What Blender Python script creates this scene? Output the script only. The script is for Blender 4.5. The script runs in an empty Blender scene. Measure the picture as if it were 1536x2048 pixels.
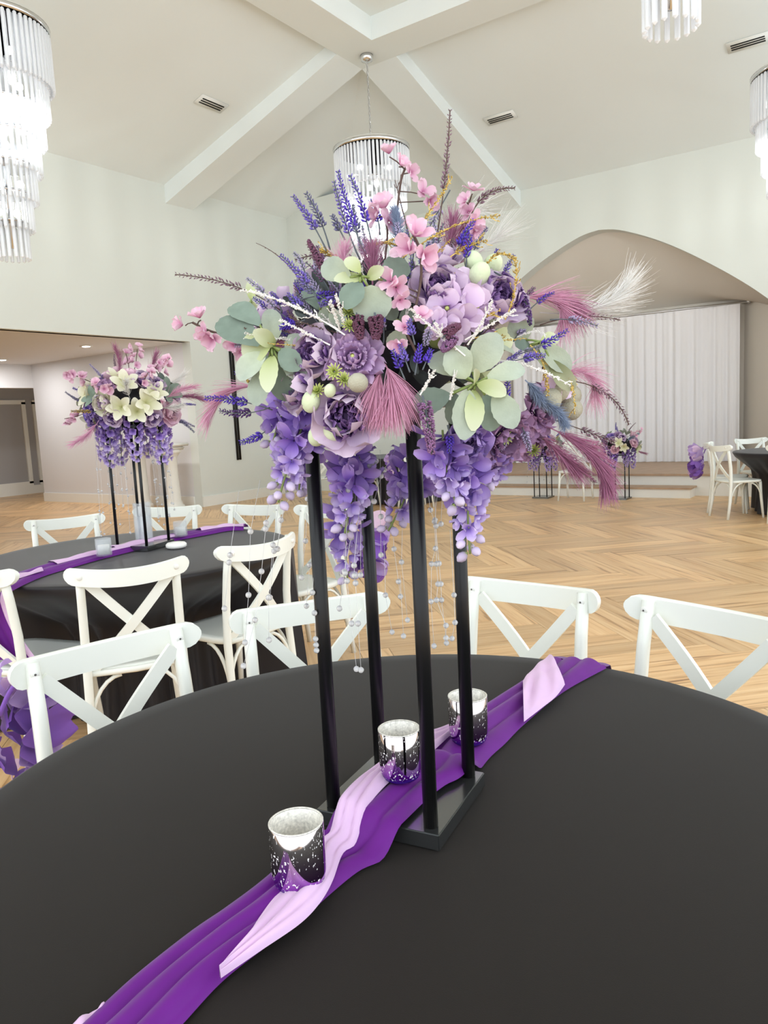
import bpy, bmesh, math, random
from mathutils import Vector, Matrix, Quaternion
from math import sin, cos, pi, radians, sqrt, atan2

S = bpy.context.scene
COL = S.collection
# ------------------------------------------------------------------ camera
F, PITCH, ROLL, YAW, HC = 1500.0, 7.13, 2.89, 34.87, 1.39
EYE = Vector((0, 0, HC))
def _lvl(v):                       # level frame (right, fwd, up) -> world
    a = radians(YAW)
    return Vector((cos(a)*v[0]-sin(a)*v[1], sin(a)*v[0]+cos(a)*v[1], v[2]))
def _pit(v):
    c, s = cos(radians(PITCH)), sin(radians(PITCH))
    return Vector((v[0], v[1]*c+v[2]*s, -v[1]*s+v[2]*c))
_c, _s = cos(radians(ROLL)), sin(radians(ROLL))
CX = _lvl(_pit((_c, 0, -_s))); CY = _lvl(_pit((_s, 0, _c))); CF = _lvl(_pit((0, 1, 0)))
cam = bpy.data.objects.new('camera', bpy.data.cameras.new('camera'))
COL.objects.link(cam)
m = Matrix((CX, CY, -CF)).transposed().to_4x4(); m.translation = EYE
cam.matrix_world = m
cam.data.sensor_fit = 'VERTICAL'; cam.data.sensor_height = 36.0
cam.data.lens = F/2048*36.0
cam.data.clip_start = 0.02
S.camera = cam
def ray(x, y): return CF + CX*((x-768)/F) - CY*((y-1024)/F)
def onz(x, y, z): d = ray(x, y); return EYE + d*((z-HC)/d.z)
def onx(x, y, X): d = ray(x, y); return EYE + d*(X/d.x)
def ony(x, y, Y): d = ray(x, y); return EYE + d*(Y/d.y)
def atd(x, y, dep): return EYE + ray(x, y)*dep
def depth_of(p): return (Vector(p)-EYE).dot(CF)

# ------------------------------------------------------------------ world, exposure
w = bpy.data.worlds.new('world'); S.world = w; w.use_nodes = True
w.node_tree.nodes['Background'].inputs[0].default_value = (0.92, 0.985, 1.04, 1)
w.node_tree.nodes['Background'].inputs[1].default_value = 2.0
S.view_settings.view_transform = 'Standard'; S.view_settings.look = 'None'
S.view_settings.gamma = 1.0; S.view_settings.use_curve_mapping = False
S.view_settings.exposure = 0.14
CHANDELIER_W = 215.0
S.cycles.max_bounces = 8; S.cycles.diffuse_bounces = 4; S.cycles.transparent_max_bounces = 16
S.cycles.caustics_reflective = False; S.cycles.caustics_refractive = False
S.cycles.sample_clamp_indirect = 8.0

rnd = random.Random(7)
def U(a, b): return rnd.uniform(a, b)
def srgb(r, g, b):
    f = lambda c: (c/12.92 if c <= .04045 else ((c+.055)/1.055)**2.4)
    return (f(r/255), f(g/255), f(b/255), 1)

# ------------------------------------------------------------------ materials
def mat(name, col, rough=.6, metal=0., spec=.5, sheen=0., noise=None, bump=None, ramp=None, trans=0., coat=0., ov=0.):
    """noise=(scale, amount) colour variation; bump=(scale, strength); ramp=[(pos,col)] along UV.x"""
    m = bpy.data.materials.new(name); m.use_nodes = True
    nt = m.node_tree; b = nt.nodes['Principled BSDF']
    b.inputs['Base Color'].default_value = col
    b.inputs['Roughness'].default_value = rough
    b.inputs['Metallic'].default_value = metal
    b.inputs['Specular IOR Level'].default_value = spec
    if coat: b.inputs['Coat Weight'].default_value = coat
    if sheen:
        b.inputs['Sheen Weight'].default_value = sheen
        b.inputs['Sheen Roughness'].default_value = .4
    L = nt.links; src = None
    if ramp:
        uv = nt.nodes.new('ShaderNodeUVMap'); sp = nt.nodes.new('ShaderNodeSeparateXYZ')
        r = nt.nodes.new('ShaderNodeValToRGB'); L.new(uv.outputs[0], sp.inputs[0]); L.new(sp.outputs[0], r.inputs[0])
        el = r.color_ramp.elements
        for i, (p, c) in enumerate(ramp):
            e = el[i] if i < 2 else el.new(p)
            e.position = p; e.color = c
        src = r.outputs[0]
    if noise:
        t = nt.nodes.new('ShaderNodeTexCoord'); n = nt.nodes.new('ShaderNodeTexNoise')
        n.inputs['Scale'].default_value = noise[0]; n.inputs['Detail'].default_value = 4
        L.new(t.outputs['Object'], n.inputs['Vector'])
        h = nt.nodes.new('ShaderNodeMapRange')
        h.inputs[1].default_value = .3; h.inputs[2].default_value = .7
        h.inputs[3].default_value = 1-noise[1]; h.inputs[4].default_value = 1+noise[1]
        L.new(n.outputs[0], h.inputs[0])
        v = nt.nodes.new('ShaderNodeHueSaturation')
        if src: L.new(src, v.inputs['Color'])
        else: v.inputs['Color'].default_value = col
        L.new(h.outputs[0], v.inputs['Value']); src = v.outputs[0]
    if ov:                         # each petal or leaf differs a little
        oi = nt.nodes.new('ShaderNodeObjectInfo'); h2 = nt.nodes.new('ShaderNodeMapRange')
        h2.inputs[3].default_value = 1-ov; h2.inputs[4].default_value = 1+ov*.6; L.new(oi.outputs['Random'], h2.inputs[0])
        v2 = nt.nodes.new('ShaderNodeHueSaturation')
        if src: L.new(src, v2.inputs['Color'])
        else: v2.inputs['Color'].default_value = col
        L.new(h2.outputs[0], v2.inputs['Value']); src = v2.outputs[0]
    if src: L.new(src, b.inputs['Base Color'])
    if bump:
        t = nt.nodes.new('ShaderNodeTexCoord'); n = nt.nodes.new('ShaderNodeTexNoise')
        n.inputs['Scale'].default_value = bump[0]; n.inputs['Detail'].default_value = 3
        L.new(t.outputs['Object'], n.inputs['Vector'])
        bp = nt.nodes.new('ShaderNodeBump'); bp.inputs['Strength'].default_value = bump[1]
        bp.inputs['Distance'].default_value = .01
        L.new(n.outputs[0], bp.inputs['Height']); L.new(bp.outputs[0], b.inputs['Normal'])
    if trans:                      # thin cloth / petal: part of the light passes through
        out = nt.nodes['Material Output']; tr = nt.nodes.new('ShaderNodeBsdfTranslucent')
        mx = nt.nodes.new('ShaderNodeMixShader'); mx.inputs[0].default_value = trans
        if src: L.new(src, tr.inputs[0])
        else: tr.inputs[0].default_value = col
        L.new(b.outputs[0], mx.inputs[1]); L.new(tr.outputs[0], mx.inputs[2]); L.new(mx.outputs[0], out.inputs[0])
    return m
def emis(name, col, k):
    m = bpy.data.materials.new(name); m.use_nodes = True
    b = m.node_tree.nodes['Principled BSDF']
    b.inputs['Emission Color'].default_value = col; b.inputs['Emission Strength'].default_value = k
    return m
def thru(name, col, alpha, rough=.1, metal=0., spec=.5):
    m = mat(name, col, rough, metal, spec); nt = m.node_tree
    out = nt.nodes['Material Output']; tr = nt.nodes.new('ShaderNodeBsdfTransparent')
    mx = nt.nodes.new('ShaderNodeMixShader'); mx.inputs[0].default_value = alpha
    nt.links.new(tr.outputs[0], mx.inputs[1]); nt.links.new(nt.nodes['Principled BSDF'].outputs[0], mx.inputs[2])
    nt.links.new(mx.outputs[0], out.inputs[0])
    return m

M = {}
M['wall'] = mat('wall_paint', srgb(221, 224, 217), .9, spec=.2, bump=(60, .03))
M['ceil'] = mat('ceiling_paint', srgb(236, 241, 239), .95, spec=.15)
M['greywall'] = mat('grey_white_paint', srgb(222, 221, 222), .85, spec=.2)
M['recess'] = mat('recess_shade_paint', srgb(168, 166, 166), .85, spec=.2)  # darkened wall colour, stands in for the weaker light in the recess
M['taupe'] = mat('taupe_paint', srgb(214, 206, 194), .9, spec=.2)
M['trim'] = mat('trim_paint', srgb(238, 237, 230), .5, spec=.4)
M['white'] = mat('chair_lacquer', srgb(236, 238, 230), .32, spec=.5)
M['bolt'] = mat('bolt_white', srgb(232, 232, 226), .3)
M['hole'] = mat('bolt_socket', srgb(90, 88, 84), .6)
M['cloth'] = mat('charcoal_cloth', srgb(29, 24, 20), .72, spec=.2, sheen=.12, bump=(700, .05), noise=(3, .06))
M['blackcloth'] = mat('black_satin_cloth', srgb(36, 33, 36), .5, spec=.35, sheen=.12, noise=(3, .06))
M['purple'] = mat('purple_velvet', srgb(102, 24, 130), .6, spec=.25, sheen=.15, noise=(25, .06))
M['pink'] = mat('pale_pink_chiffon', srgb(222, 186, 222), .6, spec=.3, sheen=.2, noise=(12, .04))
M['black'] = mat('black_satin_metal', srgb(22, 22, 23), .33, .3, .5)
M['plate'] = mat('black_base_metal', srgb(118, 120, 120), .2, .9, .5)
M['chrome'] = mat('chrome', (.75, .76, .78, 1), .15, 1)
M['steel'] = mat('dull_nickel', (.6, .6, .6, 1), .3, 1)
M['slot'] = mat('vent_slot', srgb(30, 30, 29), .8)
M['crystal'] = mat('crystal', srgb(250, 252, 255), .06, spec=.9, trans=.22)
_nt = M['crystal'].node_tree; _o = _nt.nodes['Material Output']; _pv = _o.inputs[0].links[0].from_socket
_tr = _nt.nodes.new('ShaderNodeBsdfTransparent'); _mx = _nt.nodes.new('ShaderNodeMixShader'); _mx.inputs[0].default_value = .8
_nt.links.new(_tr.outputs[0], _mx.inputs[1]); _nt.links.new(_pv, _mx.inputs[2]); _nt.links.new(_mx.outputs[0], _o.inputs[0])
M['bulb'] = emis('bulb_glow', (1, .98, .94, 1), 22)
M['down'] = emis('downlight_glow', (1, .97, .92, 1), 40)
M['glass'] = thru('clear_glass', srgb(235, 240, 242), .28, .05, 0, .8)
M['bead'] = mat('bead_glass', (1, 1, 1, 1), .0, spec=.6)
M['bead'].node_tree.nodes['Principled BSDF'].inputs['Transmission Weight'].default_value = .6
M['bead'].node_tree.nodes['Principled BSDF'].inputs['IOR'].default_value = 1.5
M['wire'] = thru('clear_wire', srgb(245, 245, 245), .6, .3)
M['wax'] = mat('candle_wax', srgb(250, 248, 242), .5)
M['curtain'] = mat('sheer_curtain', srgb(250, 248, 250), .8, spec=.2, sheen=.3, trans=.12)
M['stagewood'] = mat('stage_wood', srgb(178, 148, 120), .5, noise=(6, .12))
M['stone'] = mat('white_plaster', srgb(236, 234, 226), .7, bump=(40, .1))
# floor planks
def plank_mat():
    m = bpy.data.materials.new('oak_plank'); m.use_nodes = True
    nt = m.node_tree; L = nt.links; N = nt.nodes.new; b = nt.nodes['Principled BSDF']
    uv = N('ShaderNodeUVMap'); oi = N('ShaderNodeObjectInfo'); at = N('ShaderNodeAttribute'); at.attribute_name = 'tone'
    ad = N('ShaderNodeMath'); ad.operation = 'ADD'; L.new(oi.outputs['Random'], ad.inputs[0]); L.new(at.outputs['Fac'], ad.inputs[1])
    fr = N('ShaderNodeMath'); fr.operation = 'FRACT'; L.new(ad.outputs[0], fr.inputs[0])
    off = N('ShaderNodeCombineXYZ'); mu = N('ShaderNodeMath'); mu.operation = 'MULTIPLY'; mu.inputs[1].default_value = 37
    L.new(fr.outputs[0], mu.inputs[0]); L.new(mu.outputs[0], off.inputs[2]); L.new(mu.outputs[0], off.inputs[0])
    va = N('ShaderNodeVectorMath'); L.new(uv.outputs[0], va.inputs[0]); L.new(off.outputs[0], va.inputs[1])
    mp = N('ShaderNodeMapping'); mp.inputs['Scale'].default_value = (1.4, 26, 1); L.new(va.outputs[0], mp.inputs[0])
    n1 = N('ShaderNodeTexNoise'); n1.inputs['Scale'].default_value = 1.0; n1.inputs['Detail'].default_value = 5; n1.inputs['Distortion'].default_value = .6
    L.new(mp.outputs[0], n1.inputs['Vector'])
    r = N('ShaderNodeValToRGB'); L.new(n1.outputs[0], r.inputs[0])
    e = r.color_ramp.elements
    e[0].position = .27; e[0].color = srgb(146, 104, 66); e[1].position = .72; e[1].color = srgb(236, 200, 152)
    k = e.new(.42); k.color = srgb(218, 175, 124)
    mr = N('ShaderNodeMapRange'); mr.inputs[3].default_value = .82; mr.inputs[4].default_value = 1.1; L.new(fr.outputs[0], mr.inputs[0])
    h = N('ShaderNodeHueSaturation'); L.new(r.outputs[0], h.inputs['Color']); L.new(mr.outputs[0], h.inputs['Value'])
    L.new(h.outputs[0], b.inputs['Base Color']); b.inputs['Roughness'].default_value = .33
    b.inputs['Specular IOR Level'].default_value = .45
    return m
M['plank'] = plank_mat()
M['gap'] = mat('plank_gap', srgb(120, 88, 58), .8)
# mercury glass
def mercury(name, base, tint):
    m = bpy.data.materials.new(name); m.use_nodes = True
    nt = m.node_tree; L = nt.links; N = nt.nodes.new; b = nt.nodes['Principled BSDF']
    t = N('ShaderNodeTexCoord'); mp = N('ShaderNodeMapping'); mp.inputs['Scale'].default_value = (1, 1, .6); L.new(t.outputs['Object'], mp.inputs[0])
    n = N('ShaderNodeTexNoise'); n.inputs['Scale'].default_value = 330; n.inputs['Detail'].default_value = 2; L.new(mp.outputs[0], n.inputs['Vector'])
    n2 = N('ShaderNodeTexNoise'); n2.inputs['Scale'].default_value = 40; L.new(t.outputs['Object'], n2.inputs['Vector'])
    a = N('ShaderNodeMath'); a.operation = 'MULTIPLY_ADD'; a.inputs[1].default_value = .35; L.new(n2.outputs[0], a.inputs[0]); L.new(n.outputs[0], a.inputs[2])
    r = N('ShaderNodeValToRGB'); r.color_ramp.elements[0].position = .805; r.color_ramp.elements[1].position = .835; L.new(a.outputs[0], r.inputs[0])
    b.inputs['Metallic'].default_value = 1; b.inputs['Roughness'].default_value = .07
    sp = N('ShaderNodeSeparateXYZ'); L.new(t.outputs['Object'], sp.inputs[0])
    mr = N('ShaderNodeMapRange'); mr.inputs[1].default_value = .01; mr.inputs[2].default_value = .06; L.new(sp.outputs[2], mr.inputs[0])
    mx = N('ShaderNodeMix'); mx.data_type = 'RGBA'; mx.inputs[6].default_value = tint; mx.inputs[7].default_value = base; L.new(mr.outputs[0], mx.inputs[0])
    L.new(mx.outputs[2], b.inputs['Base Color'])
    d = N('ShaderNodeBsdfPrincipled'); d.inputs['Base Color'].default_value = srgb(245, 240, 238); d.inputs['Roughness'].default_value = .4
    ms = N('ShaderNodeMixShader'); L.new(r.outputs[0], ms.inputs[0]); L.new(b.outputs[0], ms.inputs[1]); L.new(d.outputs[0], ms.inputs[2])
    L.new(ms.outputs[0], nt.nodes['Material Output'].inputs[0])
    return m
M['merc'] = mercury('mercury_glass', (.60, .54, .52, 1), srgb(150, 60, 190))
M['mercin'] = mat('silvered_inside', srgb(226, 222, 212), .35, .35, noise=(260, .22))
M['violetglass'] = mat('violet_glass_base', srgb(52, 22, 120), .08, .2, .8)
# plants
M['leaf'] = mat('sage_leaf', srgb(178, 186, 164), .8, noise=(60, .08), ramp=[(0, srgb(184, 192, 164)), (1, srgb(172, 182, 168))], trans=.15, bump=(400, .1), ov=0.15)
M['leafy'] = mat('lime_leaf', srgb(200, 206, 150), .8, ramp=[(0, srgb(178, 188, 122)), (1, srgb(206, 210, 180))], trans=.15, ov=0.12)
M['leafd'] = mat('dull_sage_leaf', srgb(126, 142, 128), .8, noise=(60, .1), trans=.1, ov=0.15)
M['olive'] = mat('olive_leaf', srgb(158, 162, 122), .8, ramp=[(0, srgb(120, 130, 80)), (1, srgb(186, 188, 160))], trans=.1)
M['fol'] = mat('dark_foliage', srgb(74, 80, 78), .8, noise=(30, .25))
M['foam'] = mat('dark_foam', srgb(38, 36, 42), .9, noise=(30, .2))
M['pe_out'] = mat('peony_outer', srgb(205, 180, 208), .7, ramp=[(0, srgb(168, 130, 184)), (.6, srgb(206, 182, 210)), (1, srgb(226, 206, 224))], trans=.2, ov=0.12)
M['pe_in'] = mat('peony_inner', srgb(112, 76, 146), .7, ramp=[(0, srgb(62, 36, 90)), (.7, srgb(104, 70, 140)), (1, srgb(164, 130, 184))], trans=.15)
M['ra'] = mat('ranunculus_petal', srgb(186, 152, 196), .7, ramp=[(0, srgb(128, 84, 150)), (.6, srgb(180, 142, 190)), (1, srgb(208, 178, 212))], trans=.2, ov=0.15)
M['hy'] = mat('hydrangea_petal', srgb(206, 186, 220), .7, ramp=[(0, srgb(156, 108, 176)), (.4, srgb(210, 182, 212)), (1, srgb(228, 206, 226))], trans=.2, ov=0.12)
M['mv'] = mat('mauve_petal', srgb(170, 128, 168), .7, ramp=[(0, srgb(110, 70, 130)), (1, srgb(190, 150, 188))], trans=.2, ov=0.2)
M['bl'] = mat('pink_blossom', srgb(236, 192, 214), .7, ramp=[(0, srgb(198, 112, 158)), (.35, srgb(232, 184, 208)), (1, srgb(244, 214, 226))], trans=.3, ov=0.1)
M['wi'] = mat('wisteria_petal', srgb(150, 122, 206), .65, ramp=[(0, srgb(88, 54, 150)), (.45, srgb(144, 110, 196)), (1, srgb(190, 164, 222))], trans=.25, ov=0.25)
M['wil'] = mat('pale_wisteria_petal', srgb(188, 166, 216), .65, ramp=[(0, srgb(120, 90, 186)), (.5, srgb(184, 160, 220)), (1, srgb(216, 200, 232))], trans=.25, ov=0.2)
M['bud'] = mat('wisteria_bud', srgb(196, 182, 206), .65, ramp=[(0, srgb(150, 150, 110)), (.35, srgb(190, 174, 204)), (1, srgb(206, 192, 214))], ov=0.15)
M['grn'] = mat('green_stem', srgb(132, 148, 84), .7)
M['brn'] = mat('brown_twig', srgb(98, 78, 70), .8)
M['gst'] = mat('grey_green_stem', srgb(92, 98, 104), .8)
M['lavb'] = mat('lavender_bud', srgb(110, 92, 176), .8, noise=(80, .2))
M['lavv'] = mat('violet_bud', srgb(84, 56, 176), .75, noise=(80, .2))
M['lavg'] = mat('grey_lavender_bud', srgb(112, 108, 142), .8, noise=(80, .25))
M['lavp'] = mat('pale_lavender_bud', srgb(172, 160, 192), .8, noise=(80, .15))
M['hea'] = mat('heather_bud', srgb(128, 100, 112), .85, noise=(80, .25))
M['ama'] = mat('amaranth_bud', srgb(88, 58, 112), .85, noise=(120, .3))
M['amm'] = mat('mauve_catkin', srgb(132, 92, 130), .85, noise=(120, .3))
M['ber'] = mat('dark_berry', srgb(104, 62, 84), .8, noise=(120, .25))
M['ppk'] = mat('pink_plume', srgb(220, 164, 190), .8, trans=.2)
M['pmv'] = mat('mauve_plume', srgb(172, 112, 142), .8, trans=.2)
M['pwh'] = mat('white_plume', srgb(232, 230, 226), .8, trans=.2)
M['pbl'] = mat('blue_grey_plume', srgb(146, 160, 184), .8, trans=.2)
M['gold'] = mat('gold_glitter', srgb(190, 160, 84), .35, .7, noise=(300, .4))
M['flock'] = mat('white_flocked_twig', srgb(226, 222, 216), .9)
M['egg'] = mat('pale_green_pod', srgb(208, 218, 182), .8, bump=(300, .1))
M['eggt'] = mat('felt_pod', srgb(176, 172, 152), .95, bump=(500, .3))
M['mum'] = mat('green_mum', srgb(190, 200, 110), .7, ramp=[(0, srgb(120, 140, 40)), (1, srgb(206, 212, 130))])
M['chif_l'] = mat('lilac_chiffon', srgb(200, 172, 226), .6, trans=.35, sheen=.2, ov=0.1)
M['chif_p'] = mat('violet_chiffon', srgb(146, 100, 198), .6, trans=.3, sheen=.2, ov=0.2)
M['chif_k'] = mat('pink_chiffon', srgb(232, 204, 228), .6, trans=.4, sheen=.2)
M['cream'] = mat('cream_petal', srgb(226, 222, 196), .7, ramp=[(0, srgb(206, 206, 150)), (1, srgb(232, 228, 210))], trans=.2)

# ------------------------------------------------------------------ mesh builder
class MB:
    def __init__(s): s.v = []; s.f = []; s.uv = []; s.mi = []; s.m = 0; s.tone = None
    def add(s, vs, fs, uvs=None, T=None):
        o = len(s.v)
        if T is not None: vs = [T @ Vector(p) for p in vs]
        s.v += [tuple(p) for p in vs]
        s.uv += uvs if uvs else [(0.5, 0.5)]*len(vs)
        for f in fs: s.f.append(tuple(i+o for i in f)); s.mi.append(s.m)
        return s
    def box(s, c, d, T=None, bev=0.):
        x, y, z = c; a, b, h = d[0]/2, d[1]/2, d[2]/2
        if bev <= 0:
            vs = [(x+i*a, y+j*b, z+k*h) for i in (-1, 1) for j in (-1, 1) for k in (-1, 1)]
            return s.add(vs, [(0, 1, 3, 2), (4, 6, 7, 5), (0, 4, 5, 1), (2, 3, 7, 6), (0, 2, 6, 4), (1, 5, 7, 3)], None, T)
        e = min(bev, a*.9, b*.9, h*.9)
        bm = bmesh.new(); bmesh.ops.create_cube(bm, size=1)
        for q in bm.verts: q.co = Vector((x+q.co.x*2*a, y+q.co.y*2*b, z+q.co.z*2*h))
        bmesh.ops.bevel(bm, geom=list(bm.edges), offset=e, segments=2, affect='EDGES')
        bm.verts.index_update()
        s.add([q.co.copy() for q in bm.verts], [tuple(v.index for v in f.verts) for f in bm.faces], None, T); bm.free(); return s
    def tube(s, pts, rad, n=6, cap=True, flat=None, T=None):
        """pts path; rad number or list; flat=(wx, wy) ratio of the section"""
        pts = [Vector(p) for p in pts]; k = len(pts)
        rs = rad if isinstance(rad, (list, tuple)) else [rad]*k
        vs = []; fs = []; uv = []
        up = None
        for i, p in enumerate(pts):
            t = (pts[min(i+1, k-1)]-pts[max(i-1, 0)])
            t = t.normalized() if t.length > 1e-9 else Vector((0, 0, 1))
            if up is None:
                up = Vector((0, 0, 1)) if abs(t.z) < .9 else Vector((0, 1, 0))
            a = t.cross(up)
            a = a.normalized() if a.length > 1e-6 else Vector((1, 0, 0))
            b = a.cross(t).normalized(); up = b
            fx, fy = flat if flat else (1, 1)
            for j in range(n):
                g = 2*pi*(j+.5)/n
                vs.append(p+a*(cos(g)*rs[i]*fx)+b*(sin(g)*rs[i]*fy)); uv.append((i/(k-1), j/n))
        for i in range(k-1):
            for j in range(n):
                fs.append((i*n+j, i*n+(j+1) % n, (i+1)*n+(j+1) % n, (i+1)*n+j))
        if cap: fs.append(tuple(range(n-1, -1, -1))); fs.append(tuple((k-1)*n+j for j in range(n)))
        return s.add(vs, fs, uv, T)
    def lathe(s, prof, n=24, c=(0, 0, 0), T=None, close=False):
        vs = []; fs = []; uv = []; k = len(prof)
        for i, (r, z) in enumerate(prof):
            for j in range(n):
                g = 2*pi*j/n; vs.append((c[0]+r*cos(g), c[1]+r*sin(g), c[2]+z)); uv.append((i/(k-1), j/n))
        for i in range(k-1):
            for j in range(n): fs.append((i*n+j, i*n+(j+1) % n, (i+1)*n+(j+1) % n, (i+1)*n+j))
        if prof[0][0] > 1e-6: fs.append(tuple(range(n-1, -1, -1)))
        if prof[-1][0] > 1e-6 and not close: fs.append(tuple((k-1)*n+j for j in range(n)))
        return s.add(vs, fs, uv, T)
    def grid(s, fn, nu, nv, T=None, wrap=False):
        vs = []; uv = []; fs = []
        for i in range(nu+1):
            for j in range(nv+1):
                vs.append(fn(i/nu, j/nv)); uv.append((i/nu, j/nv))
        q = nv+1
        for i in range(nu):
            for j in range(nv): fs.append((i*q+j, i*q+j+1, (i+1)*q+j+1, (i+1)*q+j))
        return s.add(vs, fs, uv, T)
    def octa(s, p, d, r, l):
        d = Vector(d).normalized(); p = Vector(p)
        a = d.orthogonal().normalized(); b = d.cross(a)
        vs = [p, p+d*l*.55+a*r, p+d*l*.55+b*r, p+d*l*.55-a*r, p+d*l*.55-b*r, p+d*l]
        return s.add(vs, [(0, 2, 1), (0, 3, 2), (0, 4, 3), (0, 1, 4), (5, 1, 2), (5, 2, 3), (5, 3, 4), (5, 4, 1)], [(0, 0)]+[(.5, .5)]*4+[(1, 1)])
    def ball(s, c, r, nu=8, nv=6, sc=(1, 1, 1), T=None):
        pr = [(r*sin(pi*i/nv) if 0 < i < nv else 0.0, -r*cos(pi*i/nv)) for i in range(nv+1)]
        vs = [Vector((0, 0, -r*sc[2]))]; fs = []; uv = [(0, 0)]
        for i in range(1, nv):
            for j in range(nu):
                g = 2*pi*j/nu; vs.append(Vector((pr[i][0]*cos(g)*sc[0], pr[i][0]*sin(g)*sc[1], pr[i][1]*sc[2]))); uv.append((i/nv, j/nu))
        vs.append(Vector((0, 0, r*sc[2]))); uv.append((1, 0))
        for j in range(nu):
            fs.append((0, 1+(j+1) % nu, 1+j))
            for i in range(nv-2): fs.append((1+i*nu+j, 1+i*nu+(j+1) % nu, 1+(i+1)*nu+(j+1) % nu, 1+(i+1)*nu+j))
            fs.append((1+(nv-2)*nu+j, 1+(nv-2)*nu+(j+1) % nu, len(vs)-1))
        c = Vector(c)
        return s.add([p+c for p in vs], fs, uv, T)
    def mesh(s, name, mats, smooth=True):
        me = bpy.data.meshes.new(name); me.from_pydata(s.v, [], s.f)
        for m_ in (mats if isinstance(mats, (list, tuple)) else [mats]): me.materials.append(M[m_] if isinstance(m_, str) else m_)
        ul = me.uv_layers.new(name='UVMap')
        flat = [0.0]*(2*len(me.loops)); li = [0]*len(me.loops); me.loops.foreach_get('vertex_index', li)
        for i, vi in enumerate(li): flat[2*i], flat[2*i+1] = s.uv[vi]
        ul.data.foreach_set('uv', flat)
        if any(s.mi): me.polygons.foreach_set('material_index', s.mi)
        if smooth: me.polygons.foreach_set('use_smooth', [True]*len(me.polygons))
        if s.tone is not None:
            at = me.attributes.new('tone', 'FLOAT', 'FACE'); at.data.foreach_set('value', s.tone)
        me.update(); return me

def link(name, data, parent=None, loc=None, mw=None):
    o = bpy.data.objects.new(name, data); COL.objects.link(o)
    if parent: o.parent = parent
    if mw is not None: o.matrix_local = mw
    elif loc is not None: o.location = loc
    return o
def tag(o, label=None, cat=None, group=None, kind=None):
    if label: o['label'] = label
    if cat: o['category'] = cat
    if group: o['group'] = group
    if kind: o['kind'] = kind
    return o
def thing(name, label, cat, loc=(0, 0, 0), rz=0., group=None, sc=1.):
    o = link(name, None); o.location = loc; o.rotation_euler = (0, 0, rz); o.scale = (sc,)*3
    o.empty_display_size = .05
    return tag(o, label, cat, group)
def part(name, mb, mats, parent, smooth=True, **k):
    return link(name, mb.mesh(name, mats, smooth) if isinstance(mb, MB) else mb, parent, **k)
def struct(name, mb, mats, smooth=False, parent=None):
    return tag(link(name, mb.mesh(name, mats, smooth), parent), kind='structure')
def autosmooth(me, ang=40):
    try: me.set_sharp_from_angle(angle=radians(ang))
    except Exception: pass
def frame(pos, z, up=None, sc=1., spin=0.):
    """matrix: local +Z along z, local +Y near up"""
    z = Vector(z).normalized(); up = Vector(up) if up is not None else Vector((0, 0, 1))
    x = up.cross(z)
    if x.length < 1e-4: x = Vector((1, 0, 0)).cross(z)
    x.normalize(); y = z.cross(x)
    m_ = Matrix((x, y, z)).transposed().to_4x4() @ Matrix.Rotation(spin, 4, 'Z') @ Matrix.Scale(sc, 4)
    m_.translation = Vector(pos); return m_

# ================================================================== THE SETTING
XL, YW, ZC, ZR, ZB = -10.1, 13.26, 5.36, 6.57, .29
HX, HY, HB = -6.15, 8.96, .29
XR, YB = 4.0, -3.0
XA = -17.4
# floor: sub-base + planks
fl = struct('floor', MB().box(((XA+XR)/2-.2, (YB+YW)/2+1, -.06), (XR-XA+.6, YW-YB+3, .1)), 'gap')
PL, PW, G = 1.22, .182, .0012
plank_me = MB()
plank_me.add([(x, y, z) for z in (-.012, 0) for x, y in ((G, G), (PL-G, G), (PL-G, PW-G), (G, PW-G))],
             [(4, 5, 6, 7), (0, 1, 5, 4), (1, 2, 6, 5), (2, 3, 7, 6), (3, 0, 4, 7)],
             [(0, 0), (PL, 0), (PL, PW), (0, PW)]*2)
plank_mesh = plank_me.mesh('plank', 'plank', False)
cands = []
a45 = radians(-45); eu = Vector((cos(a45), sin(a45), 0)); ev = Vector((-sin(a45), cos(a45), 0))
org = Vector((-1.9, 6.95, 0))
def proj(p):
    d = Vector(p)-EYE; z = d.dot(CF)
    if z < .05: return None
    return 768+F*d.dot(CX)/z, 1024-F*d.dot(CY)/z, z
for j in range(-14, 15):
    for i in range(-80, 81):
        u0, v0 = i*PW+j*PL, i*PW-j*PL
        for kind in (0, 1):
            if kind == 0: o = org+eu*u0+ev*v0; ang = a45
            else: o = org+eu*(u0+PW)+ev*(v0+PW); ang = a45+pi/2     # turned a quarter
            dx = Vector((cos(ang), sin(ang), 0)); dy = Vector((-sin(ang), cos(ang), 0))
            ctr = o+dx*PL/2+dy*PW/2
            if not (XA-.5 < ctr.x < XR and YB+.3 < ctr.y < 12.1): continue
            cs = [o, o+dx*PL, o+dx*PL+dy*PW, o+dy*PW]
            pr = proj(ctr); sc_ = 0
            if pr and -60 < pr[0] < 1600 and 980 < pr[1] < 1420 and pr[2] > 1.5:
                q = [proj(c) for c in cs]
                if all(q): sc_ = abs(sum(q[a][0]*q[(a+1) % 4][1]-q[(a+1) % 4][0]*q[a][1] for a in range(4)))/2
                # planks under a cloth or behind the foreground table show nothing
                if (ctr.xy-Vector((-.65, .99))).length < .8 or (ctr.xy-Vector((-3.29, 2.44))).length < .75: sc_ = 0
                if pr[1] > 1330 and pr[0] < 1200: sc_ = 0
            cands.append((sc_, o, ang))
cands.sort(key=lambda c: -c[0])
nobj = min(298, sum(1 for c in cands if c[0] > 60))
for sc_, o, ang in cands[:nobj]:
    link('plank', plank_mesh, fl, mw=Matrix.Translation(o) @ Matrix.Rotation(ang, 4, 'Z'))
rest = MB(); rest.tone = []
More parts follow.
